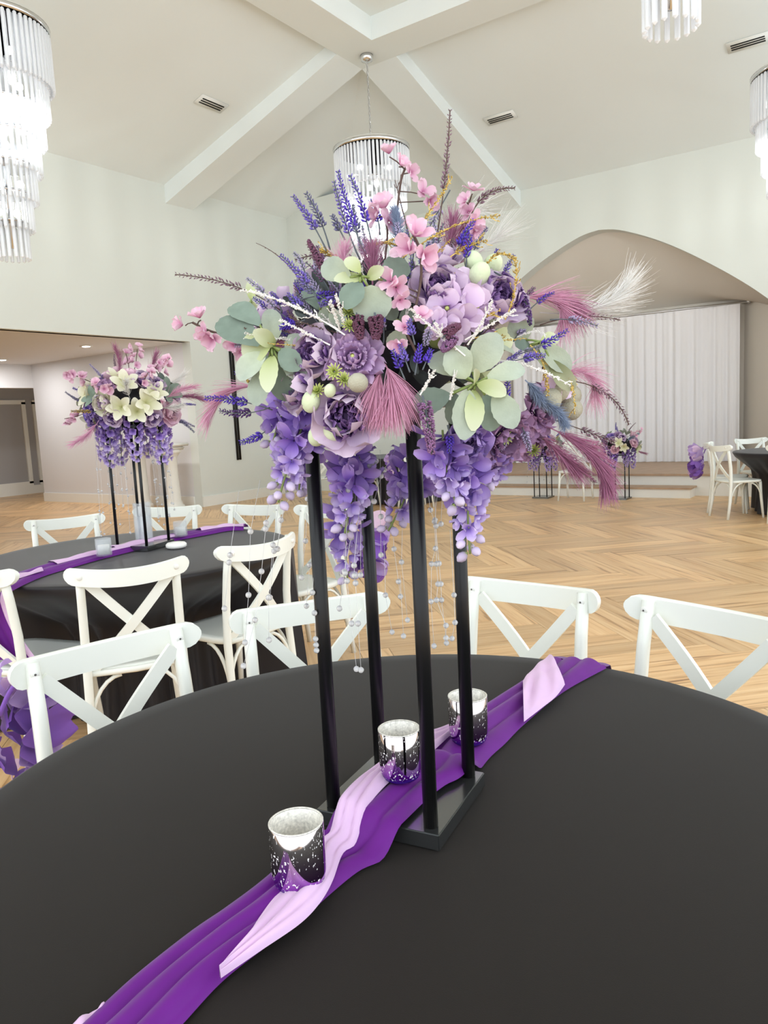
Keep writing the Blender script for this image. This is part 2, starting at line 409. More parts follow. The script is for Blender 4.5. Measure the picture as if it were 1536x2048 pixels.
for sc_, o, ang in cands[nobj:]:
    rest.add([(x, y, 0) for x, y in ((G, G), (PL-G, G), (PL-G, PW-G), (G, PW-G))], [(0, 1, 2, 3)],
             [(0, 0), (PL, 0), (PL, PW), (0, PW)], Matrix.Translation(o) @ Matrix.Rotation(ang, 4, 'Z'))
    rest.tone.append(rnd.random())
tag(part('planks_beyond', rest, 'plank', fl, False), kind='stuff')

# ceiling: two slopes falling to the walls, level field over the near quarter
cb = MB()
A_, B_, C_, D_ = (HX, HY, ZR), (XL, YW, ZC), (XR, YW, ZC), (XR, HY, ZR)
cb.add([A_, B_, C_, D_], [(0, 1, 2, 3)])
cb.add([(HX, HY, ZR), (XL, YW, ZC), (XL, YB, ZC), (HX, YB, ZR)], [(3, 2, 1, 0)])
cb.add([(HX, HY, ZR), (XR, HY, ZR), (XR, YB, ZR), (HX, YB, ZR)], [(0, 1, 2, 3)])
struct('ceiling', cb, 'ceil')
def beam(pts, w, axis):
    b = MB(); k = []
    for x, y, zt, zb in pts:
        for s_ in (-1, 1):
            for z in (zb, zt+.04): k.append((x, y+s_*w, z) if axis == 'x' else (x+s_*w, y, z))
    b.add(k, [(0, 4, 6, 2), (0, 1, 5, 4), (2, 6, 7, 3), (1, 3, 7, 5), (0, 2, 3, 1), (4, 5, 7, 6)])
    return b
for i, (pts, ax) in enumerate([
        ([(HX+HB, HY, ZR, ZR-ZB), (XR, HY, ZR, ZR-ZB)], 'x'),
        ([(HX, HY-HB, ZR, ZR-ZB), (HX, YB, ZR, ZR-ZB)], 'y'),
        ([(HX-HB, HY, ZR-.08, ZR-ZB), (XL, HY, ZC, ZC-ZB)], 'x'),
        ([(HX, HY+HB, ZR-.08, ZR-ZB), (HX, YW, ZC, ZC-ZB)], 'y')]):
    struct('trim_%d' % (i+1), beam(pts, HB, ax), 'ceil')
struct('trim_5', MB().box((HX, HY, ZR-ZB/2), (2*HB, 2*HB, ZB)), 'ceil')

# left wall with the wide opening to the side room
JY, HZ = 8.95, 2.855
lw = MB()
lw.box((XL-.1, (JY+YW)/2, ZC/2), (.2, YW-JY, ZC))
lw.box((XL-.1, (4.2+JY)/2, (HZ+ZC)/2), (.2, JY-4.2, ZC-HZ))
lw.box((XL-.1, (YB+4.2)/2, ZC/2), (.2, 4.2-YB, ZC))  # out-of-view stretch, made solid to cut world light reaching the side room
struct('wall_left', lw, 'wall')
struct('wall_corner', MB().box((-9.35, (11.65+YW)/2, ZC/2+.12), (1.5, YW-11.65, ZC+.24)), 'wall')
struct('wall_side_room', MB().box(((XL-15)/2-.1, JY+.1, HZ/2), (15+XL-.2, .2, HZ)), 'greywall')
struct('ceiling_side_room', MB().box(((XA+XL)/2-.1, 5.65, HZ+.05), (XL-XA, 10.9, .1)), 'greywall')
struct('wall_light_block', MB().box(((XL+XA)/2-.1, .3, HZ/2), (XL-XA-.2, .2, HZ)), 'greywall')  # unseen wall, added to keep world light out of the side room
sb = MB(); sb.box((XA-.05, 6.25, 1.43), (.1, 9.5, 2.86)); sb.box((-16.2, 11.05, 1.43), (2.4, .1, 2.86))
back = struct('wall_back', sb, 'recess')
struct('wall_header', MB().box((-15.1, 5.2, 2.62), (.2, 7.7, .48)), 'greywall')
def frame_mould(x, y0, y1, z0, z1):
    b = MB()
    for z in (z0, z1): b.box((x, (y0+y1)/2, z), (.05, y1-y0+.1, .1))
    for y in (y0, y1): b.box((x, y, (z0+z1)/2), (.05, .1, z1-z0))
    return b
for y0, y1 in ((5.8, 7.4), (8.5, 10.06), (10.34, 10.8)): part('panel_moulding', frame_mould(XA+.02, y0, y1, .25, 2.2), 'trim', back, False)
part('baseboard', MB().box((XA+.02, 6.25, .1), (.04, 9.5, .2)), 'trim', back, False)
struct('baseboard_side', MB().box(((XL-15)/2-.1, JY-.012, .09), (15+XL-.2, .024, .18)), 'trim')
struct('baseboard_left', MB().box((XL+.012, (JY+11.65)/2, .09), (.024, 11.65-JY, .18)), 'trim')
# front wall with the pointed proscenium arch
arch_px = [(1195, 467), (1120, 500), (1040, 555), (1300, 478), (1400, 512), (1470, 545), (1536, 580)]
AX = -4.44
half = [(0, 4.42), (.35, 4.36), (.9, 4.13), (1.4, 3.85), (1.95, 3.48), (2.35, 3.18), (2.62, 2.95), (2.8, 2.78)]
arch = [(AX-x, z) for x, z in reversed(half[1:])]+[(AX+x, z) for x, z in half]
# smooth by Catmull-Rom on each half
def smooth_half(h, n=5):
    out = []
    for i in range(len(h)-1):
        p0 = h[max(i-1, 0)]; p1 = h[i]; p2 = h[i+1]; p3 = h[min(i+2, len(h)-1)]
        for k in range(n):
            t = k/n
            out.append(tuple(.5*((2*p1[d])+(-p0[d]+p2[d])*t+(2*p0[d]-5*p1[d]+4*p2[d]-p3[d])*t*t+(-p0[d]+3*p1[d]-3*p2[d]+p3[d])*t**3) for d in (0, 1)))
    return out+[h[-1]]
hs = smooth_half(half)
arch = [(AX-x, z) for x, z in reversed(hs[1:])]+[(AX+x, z) for x, z in hs]
x0, x1 = arch[0][0], arch[-1][0]
fw = MB()
top = [(x, YW, ZC+.05) for x, z in arch]; bot = [(x, YW, z) for x, z in arch]; n = len(arch)
fw.add(bot+top, [(i, i+1, n+i+1, n+i) for i in range(n-1)])
fw.add([(XL, YW, 0), (x0, YW, 0), (x0, YW, ZC+.05), (XL, YW, ZC+.05)], [(0, 1, 2, 3)])
fw.add([(x1, YW, 0), (XR, YW, 0), (XR, YW, ZC+.05), (x1, YW, ZC+.05)], [(0, 1, 2, 3)])
TH = .28                                     # reveal of the arch
fw.add(bot+[(x, YW+TH, z) for x, z in arch], [(i, n+i, n+i+1, i+1) for i in range(n-1)])
for xx in (x0, x1): fw.add([(xx, YW, 0), (xx, YW+TH, 0), (xx, YW+TH, 2.78), (xx, YW, 2.78)], [(0, 1, 2, 3)])
struct('wall_front', fw, 'wall')
YC = 14.6; bx0, bx1 = x0+.7, x1-.7; ZBk = 3.14
vb = MB()
fr_ = [(x, YW+TH, z) for x, z in arch]; bk_ = [(bx0+(bx1-bx0)*i/(n-1), YC, ZBk) for i in range(n)]
vb.add(fr_+bk_, [(i, n+i, n+i+1, i+1) for i in range(n-1)])
struct('ceiling_stage', vb, 'taupe', True)
wb = MB()
wb.add([(bx0, YC, 0), (bx1, YC, 0), (bx1, YC, ZBk), (bx0, YC, ZBk)], [(0, 1, 2, 3)])
wb.add([(x1, YW+TH, 0), (bx1, YC, 0), (bx1, YC, ZBk), (x1, YW+TH, 2.78)], [(3, 2, 1, 0)])
wb.add([(x0, YW+TH, 0), (bx0, YC, 0), (bx0, YC, ZBk), (x0, YW+TH, 2.78)], [(0, 1, 2, 3)])
struct('wall_stage', wb, 'taupe')
# stage and step
st = struct('stage', MB().box((-5.1, (11.86+YC)/2, .15), (9.4, YC-11.86, .3)), 'trim')
part('stage_boards', MB().box((-5.1, (11.84+YC)/2, .315), (9.44, YC-11.82, .03)), 'stagewood', st, False)
sp_ = struct('stage_step', MB().box((-5.6, 11.68, .065), (6.1, .36, .13)), 'trim')
part('tread', MB().box((-5.6, 11.67, .1425), (6.14, .38, .025)), 'stagewood', sp_, False)

# ceiling vents
def vent(pos, nrm, along, label, grp):
    o = thing('ceiling_vent', label, 'vent', (0, 0, 0), group=grp)
    z = -Vector(nrm).normalized(); x = Vector(along).normalized(); y = z.cross(x)
    mw = Matrix((x, y, z)).transposed().to_4x4(); mw.translation = Vector(pos); o.matrix_world = mw
    part('frame', MB().box((0, 0, .008), (.5, .2, .016), bev=.004), 'trim', o)
    for k in (-1, 0, 1): part('slot', MB().box((0, k*.042, .018), (.4, .02, .005)), 'slot', o, False)
    return o
sf = (ZR-ZC)/(YW-HY); sx_ = (ZR-ZC)/(HX-XL)
zf = lambda y: ZC+sf*(YW-y)
zl = lambda x: ZC+sx_*(x-XL)
vent((-5.29, 11.28, zf(11.28)-.002), (0, sf, 1), (1, 0, 0), 'small white three-slot ceiling vent beside the beam that runs to the arch wall', None)
vent((-1.79, 11.24, zf(11.24)-.002), (0, sf, 1), (1, 0, 0), 'small white three-slot ceiling vent between two hanging crystal chandeliers', None)
vent((-8.22, 8.03, zl(-8.22)-.002), (-sx_, 0, 1), (0, 1, 0), 'small white three-slot ceiling vent on the slope above the open side room', None)
# side-room downlights
for x, y, lab in ((-11.45, 7.86, 'round recessed downlight in the low ceiling just behind the opening'), (-14.15, 7.88, 'round recessed downlight deep in the low side room ceiling')):
    o = thing('downlight', lab, 'light', (x, y, HZ), group='downlights in the side room')
    part('ring', MB().lathe([(.075, 0), (.105, 0), (.105, -.012), (.075, -.012)], 24), 'trim', o)
    part('lens', MB().lathe([(0, -.02), (.05, -.018), (.074, -.008)], 24), 'down', o)
    l = bpy.data.lights.new('downlight', 'AREA'); l.shape = 'DISK'; l.size = .15; l.energy = 26
    link('lamp', l, o, loc=(0, 0, -.03))

# wall bar on the left wall
o = thing('wall_bar', 'tall slim black double bar hung upright on the white wall', 'wall bar', (XL+.02, 9.88, 0))
for dy in (-.03, .035): part('bar', MB().box((.0, dy, 1.82), (.04, .028, 2.12), bev=.004), 'black', o)
for z in (.78, 2.86): part('end_bar', MB().box((-.008, .002, z), (.02, .05, .02)), 'black', o)

# white pedestal console by the opening
base = onz(345, 1011, 0)
o = thing('pedestal_console', 'white plaster console on two round columns by the wall corner', 'console', (-10.78, 8.55, 0))
part('tabletop', MB().box((0, 0, 1.115), (1.35, .42, .05), bev=.015).box((0, 0, 1.06), (1.2, .34, .07), bev=.02), 'stone', o)
for x in (-.42, .42):
    part('column', MB().lathe([(.17, 0), (.17, .07), (.14, .09), (.13, .13), (.115, .16), (.1, .6), (.098, .9), (.12, .93), (.15, .97), (.17, .985), (.17, 1.03)], 24, (x, 0, 0)), 'stone', o)

# curtain on the stage
o = thing('stage_curtain', 'sheer white floor-length curtain hanging at the back of the stage', 'curtain', (0, 14.3, 0))
cx0, cx1 = -6.6, -2.36
prng = random.Random(3); ph = [prng.uniform(0, 6.28) for _ in range(6)]
def curt(u, v):
    x = cx0+(cx1-cx0)*u; z = .335+(3.02-.335)*v
    a = .009+.016*(1-v)
    y = a*sin(x*34+1.5*sin(x*2.1+ph[0]))+a*.7*sin(x*57+ph[1]+sin(x*5))+.02*sin(x*7+ph[2])
    return (x, y, z)
part('fabric', MB().grid(curt, 420, 8), 'curtain', o)
o = thing('curtain_rod', 'thin pale curtain rod across the back of the stage', 'curtain rod', (0, 14.3, 3.04))
part('pole', MB().tube([(cx0-.05, 0, 0), (cx1+.1, 0, 0)], .018, 10), 'steel', o)
part('finial', MB().ball((cx1+.13, 0, 0), .035, 10, 8), 'steel', o)
part('bracket', MB().box((cx1+.02, .12, 0), (.03, .26, .03)), 'steel', o, False)

# ================================================================== CHANDELIERS
def prism(L):
    b = MB(); k = 6; r = .0165
    b.lathe([(0.002, 0), (r, .012), (r, L-.012), (.002, L)], k)
    return b.mesh('crystal_prism', 'crystal', False)
PR = {L: prism(L) for L in (.5, .34)}
RAD = [.50, .44, .38, .32, .26, .20, .14]
def chandelier(loc, ztop, label, sc=1., rot=0., grp='tiered crystal chandeliers', tint=1.):
    """loc: centre at the top ring, ztop: ceiling height there"""
    o = thing('crystal_chandelier', label, 'chandelier', loc, rot, grp, sc)
    part('top_ring', MB().lathe([(.44, 0), (.515, 0), (.52, .05), (.5, .06), (.44, .06)], 48, close=True), 'chrome', o)
    part('top_plate', MB().lathe([(.0, .05), (.5, .05), (.5, .066), (0, .07)], 48), 'trim', o)
    H = (ztop-loc[2])/sc
    part('canopy', MB().lathe([(.03, -.09), (.075, -.07), (.085, -.03), (.085, 0)], 20, (0, 0, H)), 'chrome', o)
    ch = MB(); zz = .07
    if H > .3:
        n_ = max(2, int((H-.15)/.05))
        for i in range(n_):
            zc_ = .07+(H-.16)*(i+.5)/n_; a = (i % 2)*pi/2
            ch.tube([Vector((cos(a)*.011*cos(t), sin(a)*.011*cos(t), zc_+.029*sin(t))) for t in [2*pi*k/8 for k in range(9)]], .0045, 4, False)
    else: ch.tube([(0, 0, .06), (0, 0, H-.02)], .01, 6)
    part('chain', ch, 'steel', o)
    z = 0.
    for i, r in enumerate(RAD):
        L = .5 if i == 0 else .34
        zt = 0 if i == 0 else -.5-(i-1)*.26+.08
        ring = part('tier_ring', MB().lathe([(r-.012, zt), (r+.012, zt), (r+.012, zt+.015), (r-.012, zt+.015)], 40, close=True), 'chrome', o)
        k = max(16, int(2*pi*r/(.058 if i else .05)))
        for j in range(k):
            a = 2*pi*(j+.5*(i % 2))/k
            link('prism', PR[L], ring, mw=Matrix.Translation((r*cos(a), r*sin(a), zt-L)))
    for j in range(48):
        a = 2*pi*j/48; link('prism', PR[.5], o, mw=Matrix.Translation((.455*cos(a), .455*sin(a), -.5)))
    part('stem', MB().tube([(0, 0, .06), (0, 0, -1.95)], .02, 8), 'chrome', o)
    for i in range(6):
        zt = -.25-.27*i; rr = RAD[i]*.55
        for j in range(4 if i < 4 else 2):
            a = pi/2*j+.4*i
            part('bulb', MB().ball((rr*cos(a), rr*sin(a), zt), .035, 10, 8), 'bulb', o)
    l = bpy.data.lights.new('chandelier_lamp', 'POINT'); l.energy = CHANDELIER_W; l.shadow_soft_size = .12; l.color = (.93, .985, .99)
    link('lamp', l, o, loc=(0, 0, -.9))
    return o
c0 = Vector((HX, HY, 5.02))
chandelier(c0, ZR-ZB, 'crystal chandelier hung by a chain from the crossing of the beams', 1.02)
dl = 7.3
p = atd(-20, 62, dl); chandelier(p, zl(p.x)-.0, 'crystal chandelier with all its tiers stepping down beside the open side room', 1.05)
p = atd(1602, 150, 8.6); chandelier(p, zf(p.y), 'crystal chandelier hanging over the far table near the arched stage', 1.02)
p = atd(1342, 70, 4.15); p.z += 2.08; chandelier(p, ZR, 'crystal chandelier of which only the lowest ring of prisms comes down into view', 1.0)

# ================================================================== TABLES
def tablecloth(name, c, R, label, chairs_at=(), zt=.76, m_='cloth', seed=1, grp='black tablecloths'):
    r_ = random.Random(seed); b = MB(); n = 200
    ph = [r_.uniform(0, 6.28) for _ in range(5)]
    rings = [(.0, 0), (.25, 0), (.5, 0), (.75, 0), (.92, 0), (.985, 0), (.998, -.004), (1.004, -.014)]
    rows = []
    for fr, dz in rings: rows.append([(fr*R, zt+dz)]*n)
    drops = [.05, .1, .17, .25, .33, .42, .5, .58, .66, .735]
    for d in drops:
        row = []
        for j in range(n):
            t = 2*pi*j/n; k = d/.735
            f = .5*cos(17*t+ph[0]+1.2*sin(3*t+ph[1]))+.3*cos(29*t+ph[2])+.2*cos(11*t+ph[3])
            push = 0.
            for ca, amt in chairs_at:
                dd = abs((t-ca+pi) % (2*pi)-pi)
                push = max(push, amt*max(0, 1-(dd/.52)**4)**.7 if dd < .52 else 0)
            s_ = min(1, max(0, (d-.02)/.26))
            row.append((R*1.006+.045*k**.8*f+.03*k-push*s_, zt-.014-d))
        rows.append(row)
    vs = []; fs = []
    for row in rows:
        for j, (rr, z) in enumerate(row): vs.append((rr*cos(2*pi*j/n), rr*sin(2*pi*j/n), z))
    for i in range(len(rows)-1):
        for j in range(n): fs.append((i*n+j, i*n+(j+1) % n, (i+1)*n+(j+1) % n, (i+1)*n+j))
    b.add(vs, fs); b.v = [(x, y, z) for x, y, z in b.v]
    o = link('tablecloth', b.mesh('tablecloth', m_), loc=(c[0], c[1], 0))
    for f in o.data.polygons: pass
    return tag(o, label, 'tablecloth', grp)
T1, R1_ = Vector((-.65, .99)), .766
T2, R2_ = Vector((-3.29, 2.44)), .81
T3, T4 = Vector((-1.0, 10.32)), Vector((-7.0, 10.35))

# ================================================================== CHAIRS
def chair_meshes():
    W = {}
    sw, sd = .205, .2
    b = MB()                                     # seat: rounded slab, front to -Y
    ol = []
    for t in range(32):
        a = 2*pi*t/32; e = .38
        x = sw*(abs(cos(a))**e)*(1 if cos(a) > 0 else -1); y = sd*(abs(sin(a))**e)*(1 if sin(a) > 0 else -1)
        x *= 1-.06*(y/sd)
        ol.append((x, y))
    n = 32; lay = [(.97, .425), (1, .43), (1, .448), (.975, .455), (.8, .452), (.4, .448)]
    vs = [(x*k, y*k, z) for k, z in lay for x, y in ol]
    b.add(vs, [(i*n+j, i*n+(j+1) % n, (i+1)*n+(j+1) % n, (i+1)*n+j) for i in range(len(lay)-1) for j in range(n)]+[tuple(range(n-1, -1, -1)), tuple((len(lay)-1)*n+j for j in range(n))])
    W['seat'] = b.mesh('seat', 'white')
    def postpath(s_): return [(s_*.2, .245, 0), (s_*.192, .215, .2), (s_*.186, .198, .43), (s_*.183, .203, .6), (s_*.181, .222, .75), (s_*.18, .244, .868)]
    W['postL'] = MB().tube(postpath(-1), [.014, .016, .018, .0175, .017, .0165], 8, flat=(1.05, 1.15)).mesh('rear_leg', 'white')
    W['postR'] = MB().tube(postpath(1), [.014, .016, .018, .0175, .017, .0165], 8, flat=(1.05, 1.15)).mesh('rear_leg', 'white')
    for s_, k in ((-1, 'legL'), (1, 'legR')):
        W[k] = MB().tube([(s_*.2, -.2, 0), (s_*.185, -.178, .25), (s_*.178, -.168, .43)], [.013, .017, .019], 8).mesh('front_leg', 'white')
    # top rail: bowed to the back, rounded ends, standing on edge
    b = MB(); nu = 28; hl = .236
    def rail(x): return .222+.08*(1-(x/hl)**2)
    vs = []; 
    for i in range(nu+1):
        x = hl*sin(pi*(i/nu-.5))*.5+hl*(2*i/nu-1)*.5 if 3 < i < nu-3 else None
        if x is None:
            q_ = (0, .004, .014, .027) [min(i, nu-i)]; x = (hl-q_)*(-1 if i < nu/2 else 1)
        e = min(1, (hl-abs(x))/.034); hh = .034*sqrt(max(.02, 1-(1-e)**2))
        yc = rail(x); zc = .852-.02*(1-(x/hl)**2)
        for dy, dz in ((-.011, -1), (-.011, .9), (-.006, 1), (.006, 1), (.011, .9), (.011, -1)):
            vs.append((x, yc+dy, zc+dz*hh))
    fs = [(i*6+j, i*6+(j+1) % 6, (i+1)*6+(j+1) % 6, (i+1)*6+j) for i in range(nu) for j in range(6)]+[(5, 4, 3, 2, 1, 0), tuple(nu*6+j for j in range(6))]
    b.add(vs, fs); me = b.mesh('top_rail', 'white'); autosmooth(me, 35); W['rail'] = me
    for s_, k in ((-1, 'slatA'), (1, 'slatB')):      # crossed slats bowed backwards
        pts = []
        for i in range(13):
            t = i/12; x = s_*(-.165+.33*t); z = .825-.375*t
            y = .232-.05*t+.035*sin(pi*t)+(.008 if s_ > 0 else -.004)
            pts.append((x, y, z))
        b = MB(); b.tube(pts, .017, 8, flat=(.42, 1.05) if False else None)
        # flat strip section
        b = MB(); vs = []; n_ = len(pts)
        for i, p_ in enumerate(pts):
            t = (Vector(pts[min(i+1, n_-1)])-Vector(pts[max(i-1, 0)])).normalized()
            nn = Vector((0, 1, 0)); sd_ = t.cross(nn).normalized(); nn = sd_.cross(t)
            for a_, c_ in ((-1, -1), (1, -1), (1, 1), (-1, 1)): vs.append(Vector(p_)+sd_*a_*.019+nn*c_*.006)
        b.add(vs, [(i*4+j, i*4+(j+1) % 4, (i+1)*4+(j+1) % 4, (i+1)*4+j) for i in range(n_-1) for j in range(4)]+[(3, 2, 1, 0), tuple((n_-1)*4+j for j in range(4))])
        W[k] = b.mesh('cross_slat', 'white', False)
    W['srail'] = MB().tube([(-.185, .19, .44), (0, .215, .44), (.185, .19, .44)], .014, 6).mesh('seat_rail', 'white')
    arcs = []                                       # bentwood braces under the seat
    for (ax_, ay, bx_, by) in ((-.19, -.175, -.06, -.17), (.19, -.175, .06, -.17), (-.19, -.175, -.185, -.04), (.19, -.175, .185, -.04),
                               (-.19, .2, -.185, .06), (.19, .2, .185, .06), (-.19, .2, -.06, .19), (.19, .2, .06, .19)):
        pts = []
        for i in range(8):
            a = pi/2*i/7
            pts.append((ax_+(bx_-ax_)*(1-cos(a)), ay+(by-ay)*(1-cos(a)), .2+.22*sin(a)))
        arcs.append(MB().tube(pts, .0085, 6).mesh('brace', 'white'))
    W['arcs'] = arcs
    W['bolt'] = MB().lathe([(0, -.002), (.0105, -.002), (.0105, .004), (.008, .006), (0, .006)], 14).mesh('bolt_cap', 'bolt')
    W['sock'] = MB().lathe([(0, .0055), (.0028, .0055), (.0028, .0068), (0, .0068)], 8).mesh('bolt_socket', 'hole')
    return W
CM = chair_meshes()
def chair(x, y, deg, label, grp='white cross-back chairs', detail=True):
    """x, y: mid-point of the top rail on plan; local front is -Y"""
    a = radians(deg); c = Vector((x, y))-Vector((-sin(a)*.28, cos(a)*.28))
    o = thing('dining_chair', label, 'chair', (c.x, c.y, 0), a, grp)
    for nm, k in (('seat', 'seat'), ('rear_leg', 'postL'), ('rear_leg', 'postR'), ('front_leg', 'legL'), ('front_leg', 'legR'), ('seat_rail', 'srail'), ('cross_slat', 'slatA'), ('cross_slat', 'slatB')):
        link(nm, CM[k], o)
    r = link('top_rail', CM['rail'], o)
    for q in CM['arcs']: link('brace', q, o)
    if detail:
        for s_ in (-1, 1):
            for yy, rx in ((.227, pi/2), (.268, -pi/2)):
                bt = link('bolt', CM['bolt'], r, mw=Matrix.Translation((s_*.18, yy, .845)) @ Matrix.Rotation(rx, 4, 'X'))
                if rx > 0: link('bolt_socket', CM['sock'], r, mw=Matrix.Translation((s_*.18, yy, .845)) @ Matrix.Rotation(rx, 4, 'X'))
    return o
G1, G2, G3, G4 = 'chairs around the foreground table', 'chairs around the second table', 'chairs around the far table', 'chairs of the table by the corner'
chairs = [
 (-1.64, 1.09, 76, 'white cross-back chair at the foreground table with violet chiffon petals tied to its back', G1),
 (-1.425, 1.625, 55, 'white cross-back chair at the foreground table, behind the strands of glass beads', G1),
 (-.915, 2.08, -4, 'white cross-back chair at the foreground table where the purple runner reaches the edge', G1),
 (-.37, 1.985, -20, 'white cross-back chair at the foreground table, next after the one by the runner end', G1),
 (-2.46, 1.78, 237, 'white cross-back chair at the second table with its whole back showing before the cloth', G2),
 (-2.335, 2.41, 266, 'white cross-back chair at the second table seen edge on behind the bead strands', G2),
 (-4.33, 2.695, 64, 'white cross-back chair at the second table near the grey side room', G2),
 (-4.05, 3.30, 30, 'white cross-back chair at the second table behind the glass cylinder vase', G2),
 (-3.455, 3.52, 11, 'white cross-back chair at the second table where its runner ends', G2),
 (-2.88, 3.53, -8, 'white cross-back chair at the second table with lilac chiffon petals tied to its back', G2),
 (-3.05, 1.43, 194, 'white cross-back chair at the second table beside the hanging end of its runner', G2),
 (-1.83, 9.58, 131, 'white cross-back chair at the far table with its crossed back and one side in view', G3),
 (-2.06, 10.19, 96, 'white cross-back chair at the far table with violet chiffon petals tied to its back', G3),
 (-1.72, 11.13, 40, 'white cross-back chair at the far table on its side towards the curtain', G3),
 (-1.02, 9.22, 182, 'white cross-back chair at the far table with its back towards the foreground table', G3),
 (-1.05, 11.42, 0, 'white cross-back chair on the stage side of the far table beneath the arch end', G3),
 (-4.13, 11.34, 2, 'white cross-back chair standing alone between two floor-standing flower stands', 'lone chair by the step'),
 (-6.35, 9.55, 140, 'white cross-back chair at the corner table with lilac chiffon petals tied to its back', G4),
 (-7.05, 9.3, 184, 'white cross-back chair at the corner table with its back to the second table', G4),
 (-7.85, 9.65, 232, 'white cross-back chair at the corner table on its side towards the wall bar', G4),
]
for x, y, d, lab, g in chairs: chair(x, y, d, lab, g)
def push_list(T, R, g):
    out = []
    for x, y, d, lab, gg in chairs:
        if gg != g: continue
        a = radians(d); fx, fy = x+sin(a)*.52, y-cos(a)*.52      # seat front
        v = Vector((fx, fy))-T; out.append((atan2(y-T.y, x-T.x), max(0, R-v.length+.11)))
    return out
tablecloth('t1', T1, R1_, 'charcoal floor-length cloth on the round foreground table with three purple votives', push_list(T1, R1_, G1), seed=4)
tablecloth('t2', T2, R2_, 'black floor-length cloth on the second round table holding clear glass votives', push_list(T2, R2_, G2), m_='blackcloth', seed=5)
tablecloth('t3', T3, .766, 'black floor-length cloth on the far round table near the stage', push_list(T3, .766, G3), m_='blackcloth', seed=6)
tablecloth('t4', T4, .766, 'black floor-length cloth on the round table by the room corner', push_list(T4, .766, G4), m_='blackcloth', seed=8)

# ================================================================== TABLE RUNNERS
def resample(pts, n):
    pts = [Vector((*p, 0)) if len(p) == 2 else Vector(p) for p in pts]
    # Catmull-Rom densify
    q = []
    for i in range(len(pts)-1):
        p0, p1, p2, p3 = pts[max(i-1, 0)], pts[i], pts[i+1], pts[min(i+2, len(pts)-1)]
        for k in range(8):
            t = k/8
            q.append(.5*((2*p1)+(-p0+p2)*t+(2*p0-5*p1+4*p2-p3)*t*t+(-p0+3*p1-3*p2+p3)*t**3))
    q.append(pts[-1])
    L = [0]
    for a, b in zip(q, q[1:]): L.append(L[-1]+(b-a).length)
    out = []; j = 0
    for i in range(n):
        s_ = L[-1]*i/(n-1)
        while j < len(L)-2 and L[j+1] < s_: j += 1
        t = (s_-L[j])/max(1e-9, L[j+1]-L[j]); out.append(q[j].lerp(q[j+1], min(1, t)))
    return out
SC_ = Vector((-.655, .955)); SROT = radians(8.5)          # stand centre and turn
def lift(p, size=.105):
    d = Matrix.Rotation(-SROT, 2) @ (Vector((p.x, p.y))-SC_)
    e = max(abs(d.x), abs(d.y))
    t = min(1, max(0, (size+.06-e)/.06)); return .03*t*t*(3-2*t)
def ribbon(Lp, Rp, z0, n=90, m_=26, folds=4, amp=.009, crown=.012, seed=1, lifter=None, edge=.0015, over=None):
    r_ = random.Random(seed); ph = [r_.uniform(0, 6.28) for _ in range(4)]
    A = resample(Lp, n); B = resample(Rp, n); b = MB()
    def fn(u, v):
        i = min(n-1, int(round(u*(n-1)))); p = A[i].lerp(B[i], v)
        w = sin(pi*v)**.45 if 0 < v < 1 else 0
        drift = .9*sin(2.2*u*3+ph[0])+.5*sin(u*9+ph[1])
        f = abs(sin(pi*(v*folds+.35*drift)))**.7-.5
        z = z0+edge+w*(crown+amp*f+.004*sin(u*14+ph[2]+v*5))
        if lifter: z += lifter(p)
        if over is not None: z += 0
        return Vector((p.x, p.y, z))
    b.grid(fn, n-1, m_); return b
def pxz(pts, z, lf=None):
    out = []
    for x, y in pts:
        p = onz(x, y, z)
        if lf:
            for _ in range(3): p = onz(x, y, z+lf(p))
        out.append(p.to_2d())
    return out
Lp = [(110, 2105), (170, 2048), (262, 1960), (375, 1867), (448, 1816), (512, 1769), (560, 1728), (605, 1682), (644, 1645), (688, 1600), (730, 1562), (785, 1518), (840, 1482), (903, 1448), (979, 1405), (1047, 1362), (1098, 1318)]
Rp = [(305, 2110), (365, 2048), (445, 1962), (530, 1895), (600, 1845), (650, 1797), (717, 1742), (765, 1690), (801, 1650), (852, 1600), (890, 1570), (928, 1548), (975, 1520), (1010, 1487), (1050, 1447), (1128, 1383), (1213, 1336)]
o = thing('table_runner', 'purple velvet runner twisted with pale pink chiffon across the foreground table', 'table runner', (0, 0, 0))
part('velvet_band', ribbon(pxz(Lp, .765, lift), pxz(Rp, .765, lift), .763, 140, 34, 3, .011, .013, 3, lift), 'purple', o)
kl = [(440, 1957), (492, 1884), (518, 1842), (548, 1800), (598, 1750), (632, 1695), (655, 1643), (680, 1602), (717, 1563), (771, 1518), (835, 1484), (880, 1466), (905, 1455)]
kr = [(442, 1959), (520, 1905), (600, 1850), (640, 1808), (665, 1765), (686, 1709), (710, 1658), (741, 1607), (771, 1573), (808, 1540), (855, 1507), (890, 1482), (908, 1466)]
part('chiffon_band', ribbon(pxz(kl, .778, lift), pxz(kr, .778, lift), .778, 100, 24, 3, .006, .012, 9, lift), 'pink', o)
kl = [(1046, 1368), (1060, 1350), (1080, 1330), (1097, 1316)]
kr = [(1048, 1449), (1085, 1420), (1112, 1398), (1130, 1374)]
part('chiffon_wrap', ribbon(pxz(kl, .772), pxz(kr, .772), .776, 30, 22, 2, .004, .016, 5, None), 'pink', o)
kl = [(90, 2095), (140, 2052), (185, 2022), (206, 2013)]; kr = [(150, 2090), (190, 2052), (212, 2030), (215, 2018)]
part('chiffon_tail', ribbon(pxz(kl, .766), pxz(kr, .766), .764, 20, 8, 1, .002, .004, 5, None), 'pink', o)
